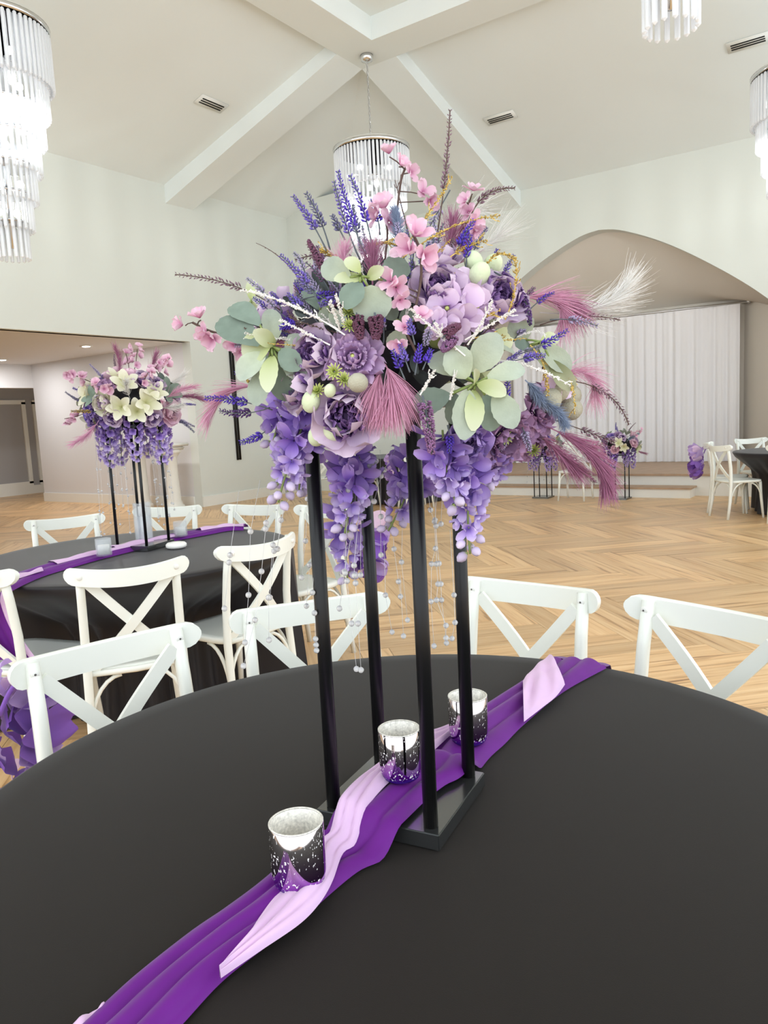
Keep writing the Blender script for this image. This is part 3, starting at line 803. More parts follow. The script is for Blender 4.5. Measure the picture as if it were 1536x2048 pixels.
# both ends drop over the rim
def drop(L0, R0, dirn, n=12, h=.22, folds=3, slide=Vector((0, 0, 0))):
    b = MB()
    def fn(u, v):
        p = L0.lerp(R0, v); t = u*1.0
        out = .02*min(1, t*6); z = .768-.0-(h*max(0, t-.06)); f = .01*abs(sin(pi*v*folds))
        q = p+dirn*(out+f+(.02 if t > .05 else 0))+slide*t*t
        return Vector((q.x, q.y, z))
    b.grid(fn, n, 20); return b
a_, b_ = onz(1098, 1318, .765), onz(1213, 1336, .765)
dv = ((a_+b_)/2-Vector((T1.x, T1.y, .765))); dv.z = 0; dv.normalize()
part('velvet_drop', drop(a_, b_, dv), 'purple', o)

o = thing('table_runner', 'purple and pale pink runner twisted across the second table and hanging over its rim', 'table runner', (0, 0, 0))
def lift2(p): return 0
ctr = [(-15, 1185), (20, 1168), (60, 1152), (110, 1137), (170, 1120), (230, 1105), (290, 1090), (340, 1079), (400, 1068), (450, 1059), (492, 1057)]
c3 = [onz(x, y, .765).to_2d() for x, y in ctr]
def offs(pts, w, k):
    out = []
    for i, p in enumerate(pts):
        t = (pts[min(i+1, len(pts)-1)]-pts[max(i-1, 0)]).normalized(); n_ = Vector((-t.y, t.x)); out.append(p+n_*(w*k(i/(len(pts)-1))))
    return out
part('velvet_band', ribbon(offs(c3, .075, lambda u: 1), offs(c3, -.075, lambda u: 1), .763, 80, 16, 3, .012, .022, 6), 'purple', o)
for k, (s0, s1) in enumerate(((0, 3), (3, 6), (5, 8), (8, 11))):
    seg = c3[s0:s1]
    if k == 1: seg = c3[3:7]
    part('chiffon_band', ribbon(offs(seg, .075, lambda u: .55-1.2*u), offs(seg, -.03, lambda u: .6+1.6*u), .786, 40, 10, 2, .005, .012, 7+k), 'pink', o)
e0, e1 = onz(-52, 1182, .765), onz(22, 1181, .765)
dv = ((e0+e1)/2-Vector((T2.x, T2.y, .765))); dv.z = 0; dv.normalize()
sl_ = Vector((-dv.y, dv.x, 0))*.10
part('velvet_drop', drop(e0, e1, dv, 16, .3, 3, sl_-dv*.02), 'purple', o)
part('chiffon_drop', drop(e1-(e1-e0)*.1, e1+(e1-e0)*.06, dv*1.1, 16, .3, 1, sl_*1.15-dv*.02), 'pink', o)

# ================================================================== CANDLE HOLDERS
def votive(x, y, z, label, sc=1., rot=0.):
    o = thing('votive_holder', label, 'candle holder', (x, y, z), rot, 'mercury glass votives on the runner', sc)
    R, H = .0365, .088
    part('cup', MB().lathe([(.031, .004), (.034, .008), (R, .02), (R, H-.002), (R-.0012, H)], 48, close=True), 'merc', o)
    part('lining', MB().lathe([(0, .014), (.031, .014), (R-.0035, .022), (R-.003, H-.002), (R-.001, H)], 48, close=True), 'mercin', o)
    part('rim', MB().tube([((R-.0012)*Vector((cos(t), sin(t), 0))+Vector((0, 0, H))) for t in [2*pi*k/40 for k in range(41)]], .0014, 6, False), 'mercin', o)
    part('glass_foot', MB().lathe([(0, 0), (.029, 0), (.0325, .004), (.0345, .010), (.033, .012)], 48, close=True), 'violetglass', o)
    return o
p = onz(600, 1765, .78); votive(p.x, p.y, .779, 'speckled silver and purple votive holder standing apart before the flower stand', 1.0)
p = onz(803, 1567, .80); votive(p.x, p.y, .812, 'speckled silver and purple votive holder between the four black rods', .93)
p = onz(938, 1478, .785); votive(p.x, p.y, .782, 'speckled silver and purple votive holder behind a black rod near the pink wrap', 1.0)
def ribbed(x, y, label, h=.085, R=.037):
    o = thing('glass_votive', label, 'candle', (x, y, .785), 0, 'clear ribbed votives on the second table')
    b = MB(); n = 48; pr = [(.9, 0), (1, .004), (1, h), (.94, h), (.92, .008), (0, .008)]
    vs = [(R*k*(1+(.04 if j % 4 < 2 and k > .95 else 0))*cos(2*pi*j/n), R*k*(1+(.04 if j % 4 < 2 and k > .95 else 0))*sin(2*pi*j/n), z) for k, z in pr for j in range(n)]
    b.add(vs, [(i*n+j, i*n+(j+1) % n, (i+1)*n+(j+1) % n, (i+1)*n+j) for i in range(len(pr)-1) for j in range(n)])
    part('glass', b, 'glass', o)
    cd = part('candle', MB().lathe([(0, .009), (.029, .009), (.029, .05), (.027, .053), (0, .052)], 24), 'wax', o)
    part('wick', MB().tube([(0, 0, .05), (.001, 0, .062)], .001, 5), 'black', cd)
p = onz(209, 1113, .78); ribbed(p.x, p.y, 'ribbed clear glass votive with white candle on the near part of the second runner')
p = onz(362, 1074, .78); ribbed(p.x, p.y, 'ribbed clear glass votive with white candle past the flower stand on the second table')
p = onz(289, 1080, .79)
o = thing('cylinder_vase', 'tall clear glass cylinder with water between the rods of the second flower stand', 'vase', (p.x, p.y, .797))
part('glass', MB().lathe([(.045, 0), (.048, .004), (.048, .2), (.045, .2), (.044, .006)], 32, close=True), 'glass', o)
part('water', MB().lathe([(0, .008), (.0435, .008), (.0435, .125), (0, .125)], 32), 'glass', o)
part('candle', MB().lathe([(0, .13), (.02, .13), (.02, .18), (0, .18)], 20), 'wax', o)
p = onz(353, 1097, .76)
o = thing('puck_light', 'white round puck lying on the black cloth beside the second flower stand', 'puck light', (p.x, p.y, .764))
part('body', MB().lathe([(0, 0), (.046, 0), (.054, .008), (.054, .02), (.046, .028), (0, .03)], 32), 'wax', o)
part('lens', MB().lathe([(0, .0295), (.03, .0295), (.03, .0315), (0, .032)], 24), 'trim', o)

# ================================================================== FLOWER STANDS
def stand(x, y, z, rot, label, h=.64, w=.208, inset=.021, rr=.0085):
    o = thing('flower_stand', label, 'flower stand', (x, y, z), rot, 'black four-rod flower stands')
    part('base_plate', MB().box((0, 0, .0125), (w, w, .025), bev=.0015), 'plate', o, False)
    e = w/2-inset
    for i in (-1, 1):
        for j in (-1, 1): part('rod', MB().tube([(i*e, j*e, .025), (i*e, j*e, h)], rr, 14), 'black', o)
    part('top_plate', MB().box((0, 0, h+.006), (w, w, .012), bev=.002), 'black', o, False)
    return o
stand(SC_.x, SC_.y, .762, SROT, 'tall black four-rod flower stand on the foreground table', rr=.011)
S2 = Vector((-3.36, 2.54)); stand(S2.x, S2.y, .765, radians(14), 'tall black four-rod flower stand on the second table', w=.23, rr=.0078)
F1, F2 = Vector((-4.72, 11.25)), Vector((-3.5, 11.28))
stand(F1.x, F1.y, 0, 0, 'black four-rod flower stand on the floor between the lone chair and the corner table', .66, .27, .03)
stand(F2.x, F2.y, 0, 0, 'black four-rod flower stand on the floor by the step, before the curtain', .66, .27, .03)

# ================================================================== FLOWERS
def petal_fn(L, W, cup=.3, curl=0., ruf=0., tip=.0, ph=0., pw=.55, nr=5):
    def fn(u, v):
        s_ = 2*v-1
        w_ = W*max(0., sin(pi*min(1, (u*.93+.035))))**pw*(.45+.75*u if tip == 0 else 1)
        x = s_*w_; y = L*u*(1-.12*tip*abs(s_))
        z = cup*W*(s_*s_)*(.3+.7*u)+curl*L*u*u+ruf*L*u*u*sin(nr*s_*2+ph)*abs(s_)
        return Vector((x, y, z))
    return fn
def petal_T(r0, z0, az, phi, roll=0.):
    """petal leaving the axis: az around Z, phi 0 upright .. 90 flat; cup side to the axis"""
    c, s_ = cos(az), sin(az)
    rad = Vector((c, s_, 0)); tan = Vector((-s_, c, 0)); Z = Vector((0, 0, 1))
    ln = Z*cos(phi)+rad*sin(phi); nn = -(rad*cos(phi)-Z*sin(phi))
    xx = ln.cross(nn)
    m_ = Matrix((xx, ln, nn)).transposed().to_4x4() @ Matrix.Rotation(roll, 4, 'Y'); m_.translation = rad*r0+Z*z0
    return m_
def peony_meshes(seed, R=.05, mi='pe_in', mo='pe_out'):
    r_ = random.Random(seed); core = MB()
    for k in range(26):
        t = (k+.5)/26; az = k*2.4; rr = R*.5*sqrt(t)
        core.grid(petal_fn(R*(.62+.28*t), R*.34, .5, .05, .16, 0, r_.uniform(0, 6), .5, 6), 5, 6, petal_T(rr*.75, R*.05, az, radians(4+26*t), r_.uniform(-.2, .2)))
    core.ball((0, 0, R*.05), R*.5, 10, 6, (1, 1, .5))
    pets = []
    for k in range(11):
        ring = 0 if k < 5 else 1
        az = (k if ring == 0 else k-5)*2*pi/(5 if ring == 0 else 6)+ring*.5+r_.uniform(-.15, .15)
        phi = radians((30 if ring == 0 else 52)+r_.uniform(-6, 8))
        L = R*(1.12 if ring == 0 else 1.2); W = R*(.72 if ring == 0 else .78)
        b = MB(); b.grid(petal_fn(L, W, .42, -.16 if ring else .12, .07, 0, r_.uniform(0, 6), .5, 4), 7, 8, petal_T(R*.12, -R*.1, az, phi, r_.uniform(-.15, .15)))
        pets.append(b)
    return core, pets, mi, mo
def ranunc_meshes(seed, R=.045, m_='ra'):
    r_ = random.Random(seed); core = MB()
    for ring in range(2):
        for k in range(8):
            core.grid(petal_fn(R*(.4+.14*ring), R*.24, .5, .2, .05, 0, r_.uniform(0, 6), .5), 4, 5, petal_T(R*(.12+.1*ring), R*.1, 2*pi*k/8+.4*ring, radians(8+16*ring)))
    pets = []
    for ring in range(3):
        for k in range(8):
            b = MB(); b.grid(petal_fn(R*(.62+.22*ring), R*(.34+.06*ring), .35, -.1, .2, 0, r_.uniform(0, 6), .45, 9), 6, 9,
                             petal_T(R*.14, R*(.05-.04*ring), 2*pi*(k+.5*(ring % 2))/8+r_.uniform(-.1, .1), radians(34+19*ring)))
            pets.append(b)
    return core, pets, m_, m_
def floret_mb(R=.024, n=4, cup=.25, phi=72, W=.62, ruf=.03, jit=0.):
    b = MB()
    for k in range(n):
        j = jit*((k*7 % 5)-2)/2
        b.grid(petal_fn(R*(1+.12*j), R*W*(1-.12*j), cup, -.12, ruf, 0, k, .5), 6, 6, petal_T(R*.06, 0, 2*pi*k/n+.2*j, radians(phi+16*j), .25*j))
    return b
def bud_mb(L=.016, R=.0062):
    b = MB(); b.lathe([(.0008, 0), (R*.7, L*.2), (R, L*.5), (R*.75, L*.8), (R*.12, L)], 8)
    b.m = 1
    for k in range(3): b.grid(petal_fn(L*.5, R*.5, .4, .1), 3, 3, petal_T(R*.35, -L*.05, 2*pi*k/3, radians(16)))
    return b
SM = {}
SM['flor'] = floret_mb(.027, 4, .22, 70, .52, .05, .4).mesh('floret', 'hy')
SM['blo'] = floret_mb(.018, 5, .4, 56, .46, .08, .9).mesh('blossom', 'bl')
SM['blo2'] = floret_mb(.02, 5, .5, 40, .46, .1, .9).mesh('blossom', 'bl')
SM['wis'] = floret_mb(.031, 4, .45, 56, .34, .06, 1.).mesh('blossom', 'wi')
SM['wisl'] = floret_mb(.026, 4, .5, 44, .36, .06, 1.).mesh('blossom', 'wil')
SM['bud'] = bud_mb().mesh('bud', ['bud', 'grn'])
SM['bead'] = MB().ball((0, 0, 0), .0044, 12, 8).mesh('bead', 'bead')
SM['dot'] = MB().ball((0, 0, 0), .0042, 8, 6).mesh('flower_eye', 'mum')
SM['egg'] = MB().ball((0, 0, 0), .0125, 14, 10, (1, 1, 1.25)).mesh('pod', 'egg')
SM['eggt'] = MB().ball((0, 0, 0), .0135, 14, 10, (1, 1, 1.12)).mesh('pod', 'eggt')
b = MB()
for ring in range(3):
    for k in range(12): b.grid(petal_fn(.011+.0015*ring, .0016, .2, 0), 3, 2, petal_T(.001, 0, 2*pi*(k+.3*ring)/12, radians(20+28*ring)))
SM['mum'] = b.mesh('mum', 'mum')

class Bouquet:
    """places parts round a centre; all coordinates are world positions turned into the thing's frame"""
    def __init__(s, o, T): s.o = o; s.T = Vector(T)
    def loc(s, m_): q = m_.copy(); q.translation = m_.translation-s.T; return q
    def mb(s, name, b, mats, smooth=True): return link(name, b.mesh(name, mats, smooth), s.o, loc=-s.T)
def qcurve(p0, p1, bend, n=10):
    p0 = Vector(p0); p1 = Vector(p1); mid = (p0+p1)/2+Vector(bend)
    return [p0*(1-t)**2+mid*2*t*(1-t)+p1*t*t for t in [i/(n-1) for i in range(n)]]
def along(pts, t):
    k = t*(len(pts)-1); i = min(len(pts)-2, int(k)); f = k-i
    return pts[i].lerp(pts[i+1], f), (pts[i+1]-pts[i]).normalized()
def sprig_mb(pts, r_, start=.35, whorls=16, per=5, bl=.008, br=.002, ang=42, taper=.6, stem=.0012, gap=0.):
    b = MB(); b.tube(pts, [stem*1.3]*2+[stem]*(len(pts)-2), 4)
    b.m = 1
    for k in range(whorls):
        t = start+(1-start)*(k+.5)/whorls; p, d = along(pts, t)
        a = d.orthogonal().normalized(); c_ = d.cross(a); f = 1-taper*max(0, (t-start)/(1-start))
        for j in range(per):
            g = 2*pi*j/per+k*.7+r_.uniform(-.3, .3); out = a*cos(g)+c_*sin(g)
            dr = d*cos(radians(ang))+out*sin(radians(ang))
            b.octa(p+out*stem, dr, br*f*r_.uniform(.8, 1.2), bl*f*r_.uniform(.8, 1.25))
    return b
def catkin_mb(pts, r_, rad=.0075, n=260, start=.1):
    b = MB(); b.tube(pts, .0014, 4); b.m = 1
    for k in range(n):
        t = start+(1-start)*r_.random(); p, d = along(pts, t); a = d.orthogonal().normalized(); c_ = d.cross(a)
        g = r_.uniform(0, 6.28); rr = rad*(1-.55*((t-start)/(1-start))**2); out = a*cos(g)+c_*sin(g)
        b.octa(p+out*rr*.45, out+d*.4, .0017, .0062*rr/.0075)
    return b
def hair(b, p, d0, d1, L, r_, w=.0005, n=5):
    """one fine strand as a tapered ribbon turning from d0 to d1"""
    vs = []; q = Vector(p); sd = d0.cross(Vector((r_.uniform(-1, 1), r_.uniform(-1, 1), r_.uniform(-1, 1))))
    sd = sd.normalized() if sd.length > 1e-6 else d0.orthogonal().normalized()
    for i in range(n+1):
        t = i/n; ww = w*(1-.75*t); vs += [q-sd*ww, q+sd*ww]
        q = q+(d0.lerp(d1, t)).normalized()*(L/n)
    b.add(vs, [(2*i, 2*i+1, 2*i+3, 2*i+2) for i in range(n)])
def plume_mb(pts, r_, n=320, L=.05, spread=38, w=.00055, droop=.25, start=.12, stem=.0011, fan=0.):
    b = MB(); b.tube(pts, [stem]*(len(pts)-1)+[stem*.3], 4)
    for k in range(n):
        t = start+(1-start)*r_.random()**.8; p, d = along(pts, t)
        a = d.orthogonal().normalized(); c_ = d.cross(a); g = r_.uniform(0, 6.28); out = a*cos(g)+c_*sin(g)
        s_ = radians(spread)*r_.uniform(.35, 1.15); d0 = d*cos(s_)+out*sin(s_)
        d1 = (d0+d*.6+Vector((0, 0, -droop))+out*fan).normalized()
        hair(b, p, d0, d1, L*r_.uniform(.55, 1.15)*(1-.35*t), r_, w)
    return b
def twig_mb(pts, r_, rad=.0011, side=9, sl=.03, knob=.0016, kn=60, n=4):
    b = MB(); b.tube(pts, [rad*(1.2-.7*i/(len(pts)-1)) for i in range(len(pts))], n)
    for k in range(side):
        p, d = along(pts, r_.uniform(.25, .95)); out = (d.orthogonal().normalized())
        out = Quaternion(d, r_.uniform(0, 6.28)) @ out; e = p+(d*.8+out*.6).normalized()*sl*r_.uniform(.4, 1)
        b.tube([p, (p+e)/2+out*.002, e], rad*.6, 3)
        for q in range(3): b.octa(p.lerp(e, r_.random()), out+d, knob*.8, knob*2)
    for k in range(kn):
        p, d = along(pts, r_.uniform(.15, 1)); out = Quaternion(d, r_.uniform(0, 6.28)) @ d.orthogonal().normalized()
        b.octa(p, out+d*.5, knob, knob*2.4)
    return b
def leaf_mb(base, tip, W, nrm, fold=.25, bow=.1, r_=rnd, ser=.03, pw=.6):
    base = Vector(base); tip = Vector(tip); L = (tip-base).length; y = (tip-base).normalized()
    z = Vector(nrm); z = (z-y*z.dot(y)).normalized(); x = y.cross(z)
    T = Matrix((x, y, z)).transposed().to_4x4(); T.translation = base
    k0 = r_.uniform(0, 6)
    def fn(u, v):
        s_ = 2*v-1; w_ = W*max(.0, sin(pi*min(1, .03+u*.955)))**pw*(.75+.45*u)
        e = 1+(ser*sin(u*34+k0) if abs(s_) > .95 else 0)
        return Vector((s_*w_*e, L*u, fold*abs(s_)*w_-bow*L*4*(u-.5)**2*1+bow*L+.03*W*sin(u*9+k0+s_*2)))
    return MB().grid(fn, 12, 8, T)

# ------------------------------------------------------------------ the large arrangement
ctr3 = Vector((SC_.x, SC_.y, 1.50)); D0 = depth_of(ctr3)
rb = random.Random(21)
O1 = thing('floral_arrangement', 'large lavender, mauve and sage flower arrangement on the foreground stand', 'flower arrangement', (SC_.x, SC_.y, 1.415), 0, 'flower arrangements on black stands')
BQ = Bouquet(O1, (SC_.x, SC_.y, 1.415))
PCX, PCY, PRX, PRY = 800, 720, 330, 250
def dd_auto(x, y, k=.20):
    e = min(1., ((x-PCX)/PRX)**2+((y-PCY)/PRY)**2); return -k*sqrt(1-e)
def fp(x, y, dd=None, k=.20):
    return atd(x, y, D0+(dd_auto(x, y, k) if dd is None else dd))
def outdir(p, tow=.5):
    d = (Vector(p)-ctr3).normalized(); return (d*(1-tow)+(EYE-Vector(p)).normalized()*tow).normalized()
# core
BQ.mb('floral_foam', MB().ball(ctr3+Vector((0, 0, .0)), .13, 20, 14, (1, 1, .72)), 'foam')
fol = MB()
for k in range(260):
    v = Vector((rb.gauss(0, 1), rb.gauss(0, 1), rb.gauss(0, 1)*.9)).normalized()
    if v.z < -.55: continue
    p = ctr3+Vector((v.x*.125, v.y*.125, v.z*.09)); t = (v+Vector((rb.gauss(0, .5), rb.gauss(0, .5), rb.gauss(0, .5)))).normalized()
    q = leaf_mb(p, p+t*rb.uniform(.03, .05), rb.uniform(.006, .011), v.cross(t).cross(t)+v*.1, .2, .05, rb)
    fol.add(q.v, q.f, q.uv)
tag(BQ.mb('filler_foliage', fol, 'fol'), kind='stuff')

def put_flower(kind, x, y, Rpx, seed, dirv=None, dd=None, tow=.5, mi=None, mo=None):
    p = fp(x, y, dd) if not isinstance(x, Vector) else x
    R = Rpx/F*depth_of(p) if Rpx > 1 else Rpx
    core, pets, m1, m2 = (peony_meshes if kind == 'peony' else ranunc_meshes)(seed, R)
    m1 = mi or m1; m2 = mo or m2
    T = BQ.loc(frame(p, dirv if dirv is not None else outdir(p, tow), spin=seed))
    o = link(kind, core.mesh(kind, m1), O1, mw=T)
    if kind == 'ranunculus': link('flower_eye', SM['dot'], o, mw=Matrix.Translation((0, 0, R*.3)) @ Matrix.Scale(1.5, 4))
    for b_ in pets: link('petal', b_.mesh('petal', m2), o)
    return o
def cdir(sx, sy, sf=1.): return (CX*sx+CY*sy-CF*sf).normalized()
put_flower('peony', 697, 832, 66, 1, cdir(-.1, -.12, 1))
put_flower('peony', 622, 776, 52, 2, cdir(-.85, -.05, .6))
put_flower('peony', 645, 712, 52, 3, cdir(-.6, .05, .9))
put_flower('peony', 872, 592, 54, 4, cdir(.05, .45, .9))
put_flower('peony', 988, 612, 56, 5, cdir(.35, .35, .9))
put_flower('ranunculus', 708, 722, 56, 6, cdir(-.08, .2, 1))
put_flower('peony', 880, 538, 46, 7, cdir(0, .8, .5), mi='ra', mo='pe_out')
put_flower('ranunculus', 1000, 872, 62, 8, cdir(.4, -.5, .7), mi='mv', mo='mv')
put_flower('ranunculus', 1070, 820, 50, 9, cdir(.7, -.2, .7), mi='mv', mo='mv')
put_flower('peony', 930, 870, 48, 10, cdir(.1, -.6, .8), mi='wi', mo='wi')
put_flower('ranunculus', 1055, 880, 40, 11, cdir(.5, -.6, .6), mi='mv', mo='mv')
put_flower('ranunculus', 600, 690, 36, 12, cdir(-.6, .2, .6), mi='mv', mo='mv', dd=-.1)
# the far side of the ball
for k, (az, el, R_) in enumerate([(30, 10, .05), (75, 25, .05), (120, 5, .048), (165, 20, .045), (60, 55, .045), (140, 50, .045)]):
    a = radians(az); v = CX*cos(a)*cos(radians(el))+CF*sin(a)*cos(radians(el))+Vector((0, 0, sin(radians(el))))
    put_flower('peony' if k % 2 else 'ranunculus', ctr3+Vector((v.x*.16, v.y*.16, v.z*.12)), 0, R_, 40+k, v)
# hydrangea heads: florets over a small mound
def hydrangea(x, y, lst, dirv=None):
    p0 = fp(x, y); o = link('hydrangea', MB().ball((0, 0, 0), .02, 8, 6).mesh('hydrangea', 'grn'), O1, mw=BQ.loc(Matrix.Translation(p0+CF*.03)))
    for fx, fy, s_, dx, dy in lst:
        p = fp(fx, fy)-CF*.018; mw = frame(p, cdir(dx, dy), spin=rb.uniform(0, 1.5), sc=s_)
        q = mw.copy(); q.translation = p-(p0+CF*.03)
        f = link('floret', SM['flor'], o, mw=q)
        q2 = q.copy(); q2.translation = q.translation+cdir(dx, dy)*.003
        link('flower_eye', SM['dot'], o, mw=q2 @ Matrix.Scale(.8, 4))
hydrangea(920, 610, [(918, 622, 1.25, 0, 0), (938, 588, 1.1, .3, .4), (900, 590, 1.0, -.3, .4), (948, 622, .95, .5, 0), (893, 625, .95, -.4, -.1), (925, 648, .9, .1, -.5), (905, 655, .8, -.2, -.5)])
hydrangea(880, 655, [(885, 660, .8, 0, -.2), (868, 650, .7, -.4, 0), (895, 675, .7, .2, -.5)])
hydrangea(1110, 790, [(1105, 780, .9, .4, .2), (1130, 800, .8, .6, 0), (1085, 790, .8, .1, 0), (1110, 815, .8, .4, -.4)])

# lamb's-ear sprays: stem with leaves
def spray(cx, cy, leaves, ddc=None):
    c = fp(cx, cy, ddc)-CF*.02
    b = MB(); b.tube(qcurve(c+CF*.1, c, (0, 0, 0), 4), .0025, 6)
    lf = []
    for L in leaves:
        (bx, by), (tx, ty), wpx, m_ = L[:4]; tz = L[4] if len(L) > 4 else 0.
        dB = depth_of(c)+rb.uniform(-.008, .008); bp = atd(bx, by, dB-.005); tp = atd(tx, ty, dB+tz+rb.uniform(-.02, .02))
        b.tube([c, c.lerp(bp, .6)-CF*.003, bp], .0016, 5)
        W_ = wpx*1.12/2/F*dB
        n_ = -CF+CX*rb.uniform(-.35, .35)+CY*rb.uniform(-.15, .5)
        lf.append((leaf_mb(bp, tp, W_, n_, rb.uniform(.1, .3), rb.uniform(.02, .1), rb), m_))
    o = BQ.mb('leaf_spray', b, 'grn')
    for q, m_ in lf: link('leaf', q.mesh('leaf', m_), o)
spray(948, 772, [((945, 745), (998, 668), 56, 'leaf', -.01), ((935, 755), (897, 696), 56, 'leaf', -.02), ((912, 750), (862, 712), 52, 'leaf', .0), ((900, 790), (826, 812), 48, 'leafd', .0),
                 ((975, 755), (1050, 740), 40, 'leaf', -.01), ((955, 768), (1012, 790), 34, 'leafy', -.03), ((948, 780), (946, 862), 36, 'leafy', -.04), ((935, 780), (925, 880), 52, 'leaf', -.02),
                 ((990, 785), (1030, 856), 48, 'leaf', -.02), ((970, 790), (985, 862), 50, 'leafd', .01), ((946, 770), (949, 738), 18, 'leafy', -.04), ((905, 785), (920, 850), 44, 'leafd', .01)])
spray(548, 700, [((520, 690), (436, 642), 56, 'leafd', .03), ((540, 690), (485, 712), 60, 'leafy', .0), ((548, 685), (540, 618), 38, 'leaf', -.01), ((575, 715), (610, 672), 44, 'leaf', -.01),
                 ((545, 712), (536, 785), 34, 'leafy', -.03), ((535, 735), (512, 812), 46, 'leaf', -.01), ((560, 725), (575, 802), 50, 'leafd', -.0), ((550, 690), (506, 662), 30, 'leafy', -.03),
                 ((520, 650), (462, 612), 44, 'leafd', .03), ((560, 700), (600, 740), 40, 'leafd', .0), ((530, 705), (478, 760), 46, 'leaf', .0), ((585, 705), (600, 760), 46, 'leaf', -.02)], -.15)
spray(722, 562, [((735, 572), (752, 645), 72, 'leaf', -.02), ((720, 565), (690, 618), 44, 'leafd', -.01), ((728, 556), (668, 560), 30, 'leafy', -.02), ((735, 556), (768, 536), 24, 'leafy', -.02),
                 ((700, 555), (645, 528), 46, 'leaf', .0), ((720, 545), (690, 518), 30, 'leafy', .01), ((765, 560), (812, 522), 50, 'leafd', .02)], -.185)
spray(1075, 690, [((1060, 690), (1125, 758), 42, 'olive', -.01), ((1080, 690), (1140, 742), 40, 'leaf', .0), ((1050, 680), (1030, 630), 52, 'leaf', .0), ((1080, 690), (1115, 672), 28, 'leafy', .0),
                 ((1100, 720), (1148, 780), 34, 'olive', .0), ((1060, 690), (1030, 690), 36, 'leafd', .0)], -.1)
spray(503, 625, [((503, 600), (505, 560), 22, 'leafy', .0), ((503, 602), (502, 618), 20, 'leafy', .0)], -.03)
spray(650, 600, [((650, 610), (660, 650), 40, 'leaf', 0), ((640, 620), (610, 580), 36, 'leafd', .02), ((660, 625), (690, 650), 30, 'leaf', 0)], -.14)
spray(800, 650, [((800, 660), (788, 705), 40, 'leaf', 0), ((800, 650), (830, 620), 30, 'leafd', 0), ((790, 640), (775, 610), 30, 'leafd', 0)], -.15)
for k in range(16):                                   # leaves of the far side
    a = radians(15+150*k/15); el = rb.uniform(-.2, .7); v = (CX*cos(a)+CF*sin(a)+Vector((0, 0, el))).normalized()
    p = ctr3+Vector((v.x*.15, v.y*.15, v.z*.12)); o = BQ.mb('leaf_spray', MB().tube([p-v*.04, p+v*.03], .002, 5), 'grn')
    for j in range(3):
        t = (v*.5+Vector((rb.gauss(0, 1), rb.gauss(0, 1), rb.gauss(0, .8)))).normalized()
        link('leaf', leaf_mb(p+v*.02, p+v*.02+t*.065, .019, v, .2, .06, rb).mesh('leaf', rb.choice(['leaf', 'leafd', 'leafy'])), o)

# pink blossom twigs
def blossom_twig(path, blooms, dd, side=3):
    pts = [atd(x, y, D0+dd+rb.uniform(-.004, .004)) for x, y in path]
    b = MB(); b.tube(resample(pts, 14), .0018, 5)
    o = None; bl = []
    for x, y, s_, dx, dy in blooms:
        p = atd(x, y, D0+dd-.012); near = min(resample(pts, 14), key=lambda q: (q-p).length)
        b.tube([near, (near+p)/2, p-cdir(dx, dy)*.004], .0010, 4); bl.append((p, s_, dx, dy))
    o = BQ.mb('blossom_twig', b, 'brn')
    for p, s_, dx, dy in bl:
        link('blossom', SM[rb.choice(['blo', 'blo2'])], o, mw=frame(p, cdir(dx, dy, .6), spin=rb.uniform(0, 6), sc=s_*.86))
blossom_twig([(790, 470), (798, 390), (805, 350), (815, 330)], [(778, 308, 1.0, -.2, 1), (800, 330, .9, .5, .3), (820, 345, 1.0, .6, -.2), (846, 386, 1.25, .3, .2), (858, 402, 1.0, .5, -.4)], -.02)
blossom_twig([(830, 620), (842, 560), (840, 500), (826, 470)], [(830, 472, 1.35, .1, .4), (820, 498, 1.3, -.4, 0), (846, 512, 1.3, .4, -.3), (782, 562, 1.2, -.5, .1), (792, 575, 1.1, .2, -.3), (800, 600, .9, .2, -.5)], -.2)
blossom_twig([(770, 520), (775, 460), (765, 420)], [(768, 418, 1.35, -.2, .5), (778, 445, 1.3, .3, 0), (755, 432, 1.1, -.6, 0)], -.06)
blossom_twig([(900, 520), (925, 450), (940, 400)], [(946, 382, 1.0, .2, .8), (932, 402, .9, -.5, .2), (946, 445, 1.1, .3, -.2), (938, 425, .9, -.3, 0), (950, 460, 1.0, .3, -.5)], -.05)
blossom_twig([(520, 690), (470, 675), (420, 662), (385, 645)], [(366, 650, 1.0, -.9, .1), (400, 636, 1.0, -.2, .7), (425, 676, 1.3, -.2, -.3), (412, 668, 1.0, -.5, 0), (470, 690, .95, -.3, -.2), (482, 703, .9, .1, -.6)], -.02)
blossom_twig([(840, 720), (820, 680), (805, 650)], [(810, 655, .9, -.2, .2), (800, 690, .9, -.3, -.3), (842, 632, .9, .2, .3)], -.21)

